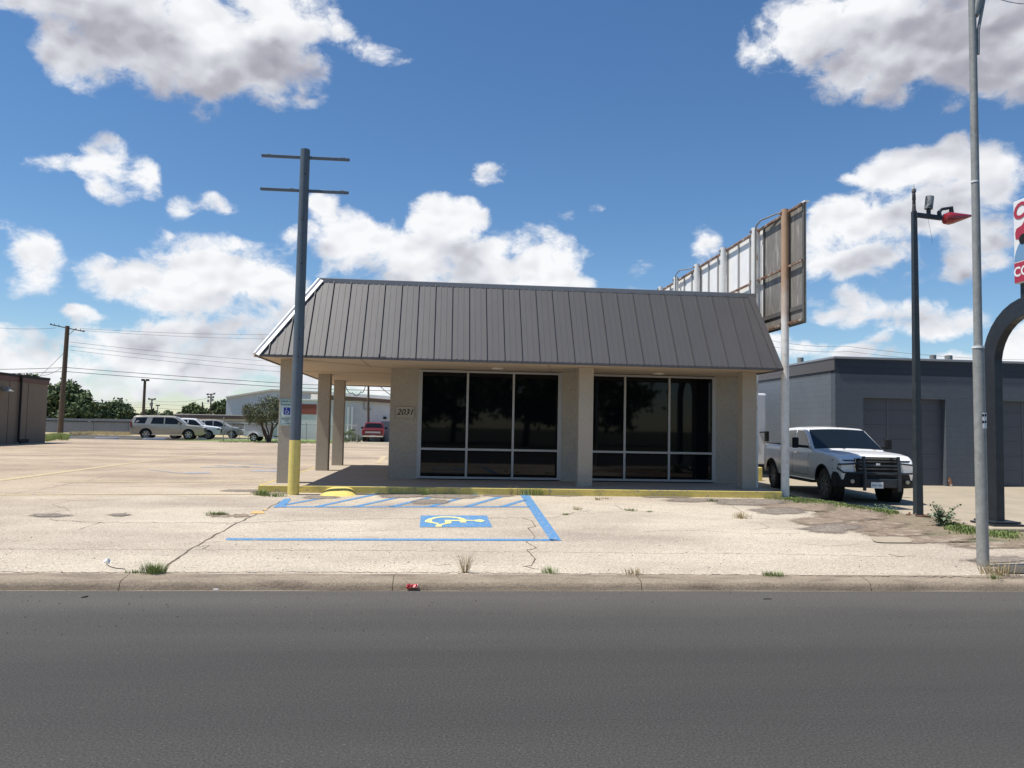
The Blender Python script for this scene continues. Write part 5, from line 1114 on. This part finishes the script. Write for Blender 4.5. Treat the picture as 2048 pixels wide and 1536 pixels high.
# wheels were made round the thing's origin: shift their meshes to the axle ends
for c_, yy in zip(ws, (p.y, p.y+2.0)):
    for o_ in [c_] + list(c_.children):
        o_.data.transform(Matrix.Translation((0, yy - (p.y+.8), 0)) @ Matrix.Translation(Vector((p.x, p.y+.8, .15))) @ Matrix.Translation((0, 0, 0))) if False else o_.data.transform(Matrix.Translation(parent_origin(t) + Vector((0, yy - (p.y+.8), 0)) if o_ is c_ else Vector((0, yy - (p.y+.8), 0))))
fd = MB(); arc = [(p.x + .42*math.cos(a), .47 + .42*math.sin(a)) for a in [R(10 + 160*i/12) for i in range(13)]]; vs = []
for x, z in arc: vs += [(x, p.y-.12, z), (x, p.y+.12, z)]
MB().add(vs, [(2*i, 2*i+2, 2*i+3, 2*i+1) for i in range(12)]).build('fender', white, t)
# wheel stops
for (x0, x1, y, w_) in ((191, 237, 877.2, 'white concrete wheel stop left of the champagne suv'), (286, 330, 878.4, 'white concrete wheel stop under the champagne suv'), (136, 143, 875.8, 'short white wheel stop by the weeds at the stucco building'), (398, 412, 878.6, 'white concrete wheel stop between the parked suvs')):
    a, c = atz(x0, y+1, .15), atz(x1, y+1, .15); one('wheel_stop', MB().prism([(-.10, 0), (.10, 0), (.07, .14), (-.07, .14)], lambda u, v: (a.x, a.y+u, .15+v), lambda u, v: (c.x, c.y+u, .15+v)), white, w_, 'wheel stop', (a.x, a.y, .15), 'white wheel stops at the back of the lot', bevel=.01)

# ------------------------------------------------------------------ vegetation
def leafcloud(lobes, n, size, rr, flat=1.0):
    b = MB(); vs = []; fs = []
    tot = sum(l[3]*l[4]*l[5] for l in lobes)
    for (cx_, cy_, cz_, a, c, d) in lobes:
        m_ = int(n * a*c*d / tot)
        nc = max(6, m_ // 45); cl = []
        for _ in range(nc):
            u = Vector((rr.gauss(0, 1), rr.gauss(0, 1), rr.gauss(0, 1))).normalized() * rr.uniform(.45, 1.0) ** .5
            cl.append(Vector((cx_ + u.x*a, cy_ + u.y*c, cz_ + u.z*d)))
        for _ in range(m_):
            q_ = rr.choice(cl); sp = .17 * (a + c + d) / 3 * 1.1; p = q_ + Vector((rr.gauss(0, sp), rr.gauss(0, sp), rr.gauss(0, sp * .8)))
            s_ = size * rr.uniform(.6, 1.4); n1 = Vector((rr.gauss(0, 1), rr.gauss(0, 1), rr.gauss(.5, 1))).normalized(); t1 = n1.orthogonal().normalized(); t1.rotate(Matrix.Rotation(rr.uniform(0, 6.28), 3, n1)); t2 = n1.cross(t1)
            o_ = len(vs); vs += [p - t1*s_, p + t2*s_*.55, p + t1*s_, p - t2*s_*.55]; fs.append((o_, o_+1, o_+2, o_+3))
    return b.add(vs, fs)
def tree(label, base, lobes, n, size, m, trunk, seed=1, group=None, name='tree'):
    rr = random.Random(seed); t = thing(name, label, 'tree', base, group=group); B_ = Vector(base)
    leafcloud(lobes, n, size, rr).build('crown', m, t, fixn=False)
    tk = MB()
    for (x0, y0, x1, y1, z1, r0_, r1_) in trunk:
        mid = Vector(((x0+x1)/2 + rr.uniform(-.05, .05)*z1, (y0+y1)/2, z1*.5 + B_.z*.5)); tk.tube([(x0, y0, B_.z - .05), mid, (x1, y1, z1)], [r0_, (r0_+r1_)/2, r1_], 8)
    tk.build('trunk', bark, t, smooth=True); return t
def pxl(cx_, cy_, rx, ry, Y, dep=None): p = aty(cx_, cy_, Y); k_ = Y/FPX*1.0; return (p.x, Y, p.z, rx*k_, (dep or rx*k_), ry*k_)
Y = 105; tr = lambda x, Y, h=2.5: [(aty(x, 860, Y).x, Y, aty(x, 860, Y).x, Y, h, .3, .2)]
tree('big dark green tree mass directly behind the tall utility pole', (aty(135, 860, Y).x, Y, .1), [pxl(118, 805, 26, 36, Y), pxl(140, 790, 22, 24, Y+1), pxl(160, 812, 22, 26, Y), pxl(100, 820, 16, 25, Y), pxl(178, 822, 16, 18, Y), pxl(145, 830, 30, 16, Y-1)], 9000, .26, leaf1, tr(135, Y), 11, 'trees beyond the fence')
tree('rounded dark tree right of the big one, above the grey fence', (aty(235, 860, 125).x, 125, .1), [pxl(232, 822, 28, 16, 125), pxl(212, 828, 14, 14, 125), pxl(248, 826, 18, 14, 125), pxl(230, 838, 36, 10, 125)], 6000, .26, leaf1, tr(232, 125), 12, 'trees beyond the fence')
tree('small dark tree mass just left of the rounded one', (aty(203, 860, 118).x, 118, .1), [pxl(203, 822, 10, 14, 118), pxl(198, 836, 14, 10, 118)], 2000, .24, leaf1, tr(203, 118), 13, 'trees beyond the fence')
tree('dark treetop showing above the stucco building roof', (aty(50, 860, 110).x, 110, .1), [pxl(35, 764, 16, 13, 110), pxl(62, 766, 17, 14, 110), pxl(48, 780, 30, 14, 110)], 4000, .26, leaf1, tr(50, 110, 5), 14, 'trees beyond the fence')
tree('hazy green-brown bush mass under the floodlight pole', (aty(300, 860, 150).x, 150, .1), [pxl(300, 831, 16, 8, 150), pxl(272, 834, 14, 8, 150), pxl(330, 834, 18, 6, 150)], 3000, .28, leafo, tr(300, 150), 15, 'trees beyond the fence')
tree('pale green tree above the storage building roof', (aty(384, 860, 150).x, 150, .1), [pxl(384, 818, 16, 9, 150), pxl(392, 824, 18, 9, 150), pxl(372, 828, 14, 7, 150)], 3000, .26, leaf2, tr(384, 150), 16, 'trees beyond the fence')
tree('dark green tree touching the left corner of the pale metal hall', (aty(440, 860, 150).x, 150, .1), [pxl(440, 818, 14, 12, 150), pxl(455, 812, 14, 12, 150), pxl(428, 824, 10, 8, 150)], 3000, .26, leaf1, tr(440, 150), 17, 'trees beyond the fence')
tree('tiny round dark tree on the skyline left of the pale green one', (aty(337, 860, 170).x, 170, .1), [pxl(337, 827, 6, 5, 170)], 900, .28, leaf1, tr(337, 170), 18, 'trees beyond the fence')
tb = atz(537, 885, .15); YT = tb.y; L5 = [pxl(540, 822, 34, 20, YT, 1.4), pxl(512, 826, 26, 17, YT, 1.2), pxl(566, 822, 22, 18, YT, 1.2), pxl(545, 806, 24, 11, YT, 1.1), pxl(530, 838, 40, 8, YT, 1.3), pxl(500, 818, 14, 10, YT, .8)]
tx = lambda px_, py_: (aty(px_, py_, YT).x, aty(px_, py_, YT).z)
t = tree('small spreading olive-green tree with several bare dark stems in front of the trailer', (tb.x, tb.y, .15), L5, 9500, .062, leafo, [], 19)
sk = MB(); b0 = (tb.x, YT, .12)
for (pts, r_) in (([(537, 884), (528, 866), (524, 850), (524, 838)], .10), ([(537, 884), (530, 862), (520, 846), (514, 836)], .07), ([(539, 884), (543, 862), (545, 848), (541, 836)], .09), ([(540, 884), (546, 858), (556, 846), (566, 838)], .06), ([(537, 884), (537, 866), (532, 850), (533, 838)], .06)):
    sk.tube([(tx(*q_)[0], YT, max(.1, tx(*q_)[1])) for q_ in pts], [r_*1.3, r_, r_*.8, r_*.5], 8)
ORG[t.name] = Vector((tb.x, tb.y, .15)); [bpy.data.objects.remove(c_) for c_ in list(t.children) if c_.name.startswith('trunk')]
sk.build('trunk', bark, t, smooth=True)
# trees and a pole across the street behind the viewpoint (mirrored in the dark windows)
for i, (x, y, s_) in enumerate(((-9, -26, 3.6), (-3.5, -30, 4.4), (7, -24, 3.2), (15, -34, 4.5), (-16, -34, 5), (1, -36, 5))):
    tree(('broad tree across the street, left', 'tall tree across the street opposite the shop', 'small tree across the street, right of the viewpoint', 'far right tree across the street', 'big tree far left across the street', 'large tree behind the others across the street')[i], (x, y, .12), [(x, y, 3.2 + s_*.6, s_, s_, s_*.8), (x+s_*.5, y, 3.2+s_*.3, s_*.7, s_*.7, s_*.6)], 2600, .34, leaf1, [(x, y, x, y, 4.2, .3, .2)], 40 + i, 'trees across the street')
# weeds and grass tufts
def blades(cx_, cy_, cz_, r_, h, n, rr, wd=.006, lean=.5, tuft=True):
    b = MB()
    for _ in range(n):
        a = rr.uniform(0, 6.28); q_ = r_ * rr.uniform(0, 1)**.7; x, y = cx_ + q_*math.cos(a), cy_ + q_*math.sin(a)*.55; hh = h * rr.uniform(.5, 1.1); la = rr.uniform(0, 6.28) if not tuft else a + rr.uniform(-.7, .7)
        lx_, ly_ = math.cos(la)*lean*hh*rr.uniform(.2, 1), math.sin(la)*lean*hh*rr.uniform(.2, 1); px_, py_ = -math.sin(la)*wd, math.cos(la)*wd
        if abs(px_) < wd*.5: px_ = wd*.6
        b.add([(x-px_, y-py_, cz_), (x+px_, y+py_, cz_), (x+lx_*.4+px_*.8, y+ly_*.4+py_*.8, cz_+hh*.6), (x+lx_*.4-px_*.8, y+ly_*.4-py_*.8, cz_+hh*.6), (x+lx_, y+ly_, cz_+hh)], [(0, 1, 2, 3), (3, 2, 4)])
    return b
TUFT = [ # x, y, radius px, height px, blades, material, label
 (306,1147,22,19,260,grassm,'bright green grass clump on the kerb by the long crack'), (268,1146,16,7,60,grassm,'low green weed left of the bright clump on the kerb'),
 (930,1145,8,42,46,drym,'tall sparse dry grass standing at the kerb joint, left of the middle'), (1100,1147,18,13,70,grassm,'thin green and dry tuft on the kerb at the end of the winding crack'),
 (1270,1149,22,14,70,drym,'wispy dry tuft at the kerb joint right of the middle'), (1548,1152,24,9,150,grassm,'flat green tuft on the kerb at the right'),
 (2000,1150,34,22,150,drym,'yellowing tuft beside the foot of the galvanised pole'), (1990,1158,14,8,50,grassm,'small green tuft at the kerb beside the galvanised pole'), (432,1030,22,7,130,grassm,'dark flat weed patch in the lot left of the blue stall'),
 (524,991,15,12,140,grassm,'green weed at the left corner of the yellow porch edge'), (548,993,24,7,110,grassm,'low weeds along the pole foot at the porch corner'),
 (1072,990,34,15,260,grassm,'green weeds growing along the yellow edge in the middle'), (850,990,9,12,60,grassm,'single weed against the yellow edge below the left window'), (1030,990,14,20,40,drym,'thin dry stalks against the yellow edge'),
 (1484,1037,18,13,60,drym,'pale dry tuft in the lot right of the stall'), (1133,1030,8,4,40,grassm,'tiny weed in the crack right of the stall'), (1155,1020,9,8,40,drym,'small dry tuft at the crack right of the stall'), (1262,1021,14,4,70,grassm,'flat green weed in the crack below the middle pillar'), (1300,1024,9,3,30,grassm,'very small weed right of the flat one'), (1425,1003,12,5,50,grassm,'dark weed near the dirt in front of the right window'), (1197,1000,8,6,30,drym,'small dry weed in front of the middle pillar'), (1212,998,10,4,30,drym,'faint dry weed beside it in front of the middle pillar')]
for i, (x, y, rp_, hp_, n, m, lab) in enumerate(TUFT):
    z = .152 if not (1500 < x < 1900 and y < 1000) else -.0; p = atz(x, y, z); k_ = (p - EYE).length / FPX
    b = blades(p.x, p.y, p.z, rp_*k_, hp_*k_*1.1, n, random.Random(i + 60), max(.0025, .45*k_), .8)
    one('grass_tuft', b, m, lab, 'weed', tuple(p), 'weeds in the lot and along the kerb', fixn=False)
def strip_grass(name, pts, n, hgt, m, wpx, seed, label, cat='grass'):
    rr = random.Random(seed); b = MB()
    for _ in range(n):
        f = rr.uniform(0, len(pts)-1.001); i = int(f); u = f - i; x = pts[i][0] + (pts[i+1][0]-pts[i][0])*u; y = pts[i][1] + (pts[i+1][1]-pts[i][1])*u
        p = atz(x + rr.gauss(0, wpx*1.5), y + rr.gauss(0, wpx), .13); z = gh(p.x, p.y)
        c_ = blades(p.x, p.y, z, .05, hgt, 3, rr, .007, .8); b.add(c_.v, c_.f)
    o = b.build(name, m, None, fixn=False); tag(o, label, cat, kind='stuff'); return o
strip_grass('grass', [(1530, 985), (1560, 992), (1600, 1000), (1680, 1006), (1760, 1018), (1790, 1024)], 2600, .055, grassm, 4.0, 5, 'green grass strip running from the white post past the pickup')
strip_grass('grass', [(1900, 1052), (1940, 1060), (2030, 1072)], 1300, .05, grassm, 4.5, 6, 'green grass around the base of the arch sign')
strip_grass('grass', [(92, 882), (110, 878), (135, 879)], 900, .5, grassm, 1.2, 7, 'green weeds at the corner of the stucco building')
strip_grass('dry_grass', [(140, 870), (200, 868.5), (265, 870)], 1300, .35, drym, 1.2, 8, 'dry yellow grass along the grey metal fence')
strip_grass('grass', [(440, 884), (560, 884), (640, 886), (700, 884)], 1500, .10, grassm, 1.4, 9, 'short green grass behind the lot by the small tree')
# leafy weed by the lamp post
p = atz(1883, 1052, .13); rr = random.Random(3); t = thing('leafy_weed', 'bushy grey-green weed beside the foot of the dark lamp post', 'plant', tuple(p)); st_ = MB(); lf = MB()
for k_ in range(34):
    a = rr.uniform(0, 6.28); h = rr.uniform(.12, .40); rad = rr.uniform(.05, .34); tip = Vector((p.x + rad*math.cos(a), p.y + rad*math.sin(a)*.8, p.z + h)); st_.tube([p, p.lerp(tip, .5) + Vector((0, 0, .05)), tip], [.006, .005, .003], 5)
    for q_ in range(13):
        c_ = p.lerp(tip, rr.uniform(.35, 1.05)) + Vector((rr.gauss(0, .02), rr.gauss(0, .02), rr.gauss(.02, .02))); d_ = Vector((rr.gauss(0, 1), rr.gauss(0, 1), rr.gauss(.25, .4))).normalized(); s_ = rr.uniform(.05, .085); n_ = d_.cross(Vector((0, 0, 1))).normalized() * s_*.30
        lf.add([c_, c_ + d_*s_*.5 + n_, c_ + d_*s_ - Vector((0, 0, .008)), c_ + d_*s_*.5 - n_], [(0, 1, 2, 3)])
st_.build('stem', weedm, t); lf.build('foliage', mat('grey_green_leaves', (.17, .22, .13), .7, 0, (12, .3)), t, fixn=False)
p = atz(702, 884, .15); t = tree('green bush against the white wall left of the red pickup', (p.x, p.y+1, .15), [(p.x-.3, p.y+1, .6, .55, .5, .5), (p.x+.3, p.y+1, .45, .5, .5, .4), (p.x, p.y+1.2, .9, .35, .4, .35)], 2200, .05, leaf2, [(p.x, p.y+1, p.x, p.y+1, .6, .05, .03)], 21, name='bush')
t['category'] = 'bush'
p = atz(1765, 1022, .10); rr = random.Random(8); t = thing('leafy_weed', 'low green weed in the grass in front of the pickup bumper', 'plant', tuple(p)); lf = MB()
for k_ in range(160):
    a = rr.uniform(0, 6.28); c_ = p + Vector((rr.gauss(0, .16), rr.gauss(0, .12), rr.uniform(.0, .12))); d_ = Vector((math.cos(a), math.sin(a), .3)).normalized(); n_ = d_.cross(Vector((0, 0, 1))).normalized() * .012
    lf.add([c_, c_ + d_*.03 + n_, c_ + d_*.06, c_ + d_*.03 - n_], [(0, 1, 2, 3)])
lf.build('foliage', weedm, t, fixn=False)

# ------------------------------------------------------------------ litter
p = atz(824, 1178, .06); t = thing('crushed_can', 'crushed red drink can lying in the gutter', 'can', tuple(p)); b = MB(); vs = []; fs = []; rr = random.Random(5)
for i in range(9):
    for k_ in range(12):
        a = 2*PI*k_/12; r_ = .031 * (1 - .25*rr.random()); sq_ = .65 if 2 < i < 7 else .9; vs.append((p.x - .055 + .11*i/8, p.y + r_*math.cos(a), p.z + .028 + r_*math.sin(a)*sq_ + .004*math.sin(i*2.1)))
for i in range(8):
    for k_ in range(12): fs.append((i*12+k_, i*12+(k_+1)%12, (i+1)*12+(k_+1)%12, (i+1)*12+k_))
b.add(vs, fs).build('can_body', mat('can_red', (.42, .02, .03), .3, .4, col2=((.75, .70, .70), 26, .55, .60)), t)
MB().lathe([(0, 0), (.026, 0), (.027, .004), (0, .003)], Matrix.Translation((p.x + .057, p.y, p.z + .028)) @ Matrix.Rotation(R(80), 4, 'Y'), 12).build('can_end', alu, t)
p = atz(213, 1124, .16); one('crumpled_cup', MB().lathe([(.028, 0), (.03, .01), (.036, .05), (.030, .052), (.01, .02)], Matrix.Translation(p) @ Matrix.Rotation(R(60), 4, 'Y') @ Matrix.Translation((0, 0, -.02)), 10), white, 'small crumpled white cup lying on the concrete at the left', 'litter', tuple(p), smooth=True)
P = [atz(x, y, .156) for x, y in ((213, 1128), (220, 1133), (232, 1136), (250, 1138))]; one('wire_piece', MB().tube(P, .004, 5), wire, 'thin curved black wire beside the white cup', 'litter', tuple(P[0]))
P = [atz(x, y, .09) for x, y in ((163, 1195), (170, 1194), (176, 1192))]; one('stick', MB().tube(P, [.004, .009, .004], 5), blackp, 'small dark stick on the road at the left', 'litter', tuple(P[0]))
P = [atz(x, y, .09) for x, y in ((1527, 1198), (1535, 1197.6), (1543, 1198))]; one('stick', MB().tube(P, .004, 5), blackp, 'thin dark twig on the road at the right', 'litter', tuple(P[0]))
p = atz(432, 1180, .07); one('paper_scrap', MB().box(p.x-.025, p.x+.02, p.y-.01, p.y+.012, p.z, p.z+.01), white, 'tiny white paper scrap in the gutter at the left', 'litter', tuple(p))
rr = random.Random(9); b = MB()
for _ in range(420):
    x, y = rr.uniform(0, 2048), rr.choice([rr.uniform(1186, 1270), rr.uniform(1090, 1145), rr.uniform(990, 1145), rr.uniform(1160, 1185)]); road = y > 1158
    p = atz(x, y, .088 if y > 1186 else (.152 if not road else .06)); 
    if road and y <= 1186: continue
    if 8.19 < p.y < 17.6 or p.y < 7.6:
        s_ = rr.uniform(.004, .011); a = rr.uniform(0, 3); d_ = Vector((math.cos(a), math.sin(a), 0)); n_ = Vector((-d_.y, d_.x, 0)); b.add([p - d_*s_, p - n_*s_*.7, p + d_*s_*1.2, p + n_*s_*.8, p + Vector((0, 0, s_*.9))], [(0, 1, 4), (1, 2, 4), (2, 3, 4), (3, 0, 4)])
o = b.build('gravel', mat('dark_gravel', (.09, .07, .055), .9), None, fixn=False); tag(o, 'scattered dark gravel bits on the concrete and the road', 'gravel', kind='stuff')
b = MB(); rr = random.Random(12); p0 = atz(800, 979, .15)
for _ in range(7): q_ = atz(800 + rr.uniform(-16, 16), 985 + rr.uniform(-1, 1), .155); b.box(q_.x, q_.x + rr.uniform(.05, .14), q_.y - .05, q_.y + .03, .155, .155 + rr.uniform(.02, .05))
one('rubble', b, apronm, 'broken concrete pieces lying at the chipped yellow edge', 'rubble', tuple(p0), bevel=.006)

split_pieces({'side_window', 'hip_cap', 'wheel_well', 'door_handle', 'side_step', 'panel_gap', 'soffit_joint', 'panel_gap', 'soffit_joint', 'running_board', 'roof_rail', 'wiper', 'guard_crossbar', 'hood_scoop', 'base_plate', 'strut', 'stiffener', 'angle_iron', 'bracket', 'soffit_joint', 'fascia', 'batten', 'wheel_arch_trim', 'grille_bar', 'end_cap', 'picture_wheel', 'door_rail', 'roof', 'wall', 'conduit', 'crossarm', 'mirror', 'loose_wire', 'stem', 'antenna', 'bolt', 'ridge_cap', 'insulator', 'side_wall', 'printed_block', 'tongue'} - {'roof', 'stem', 'insulator', 'ridge_cap'})
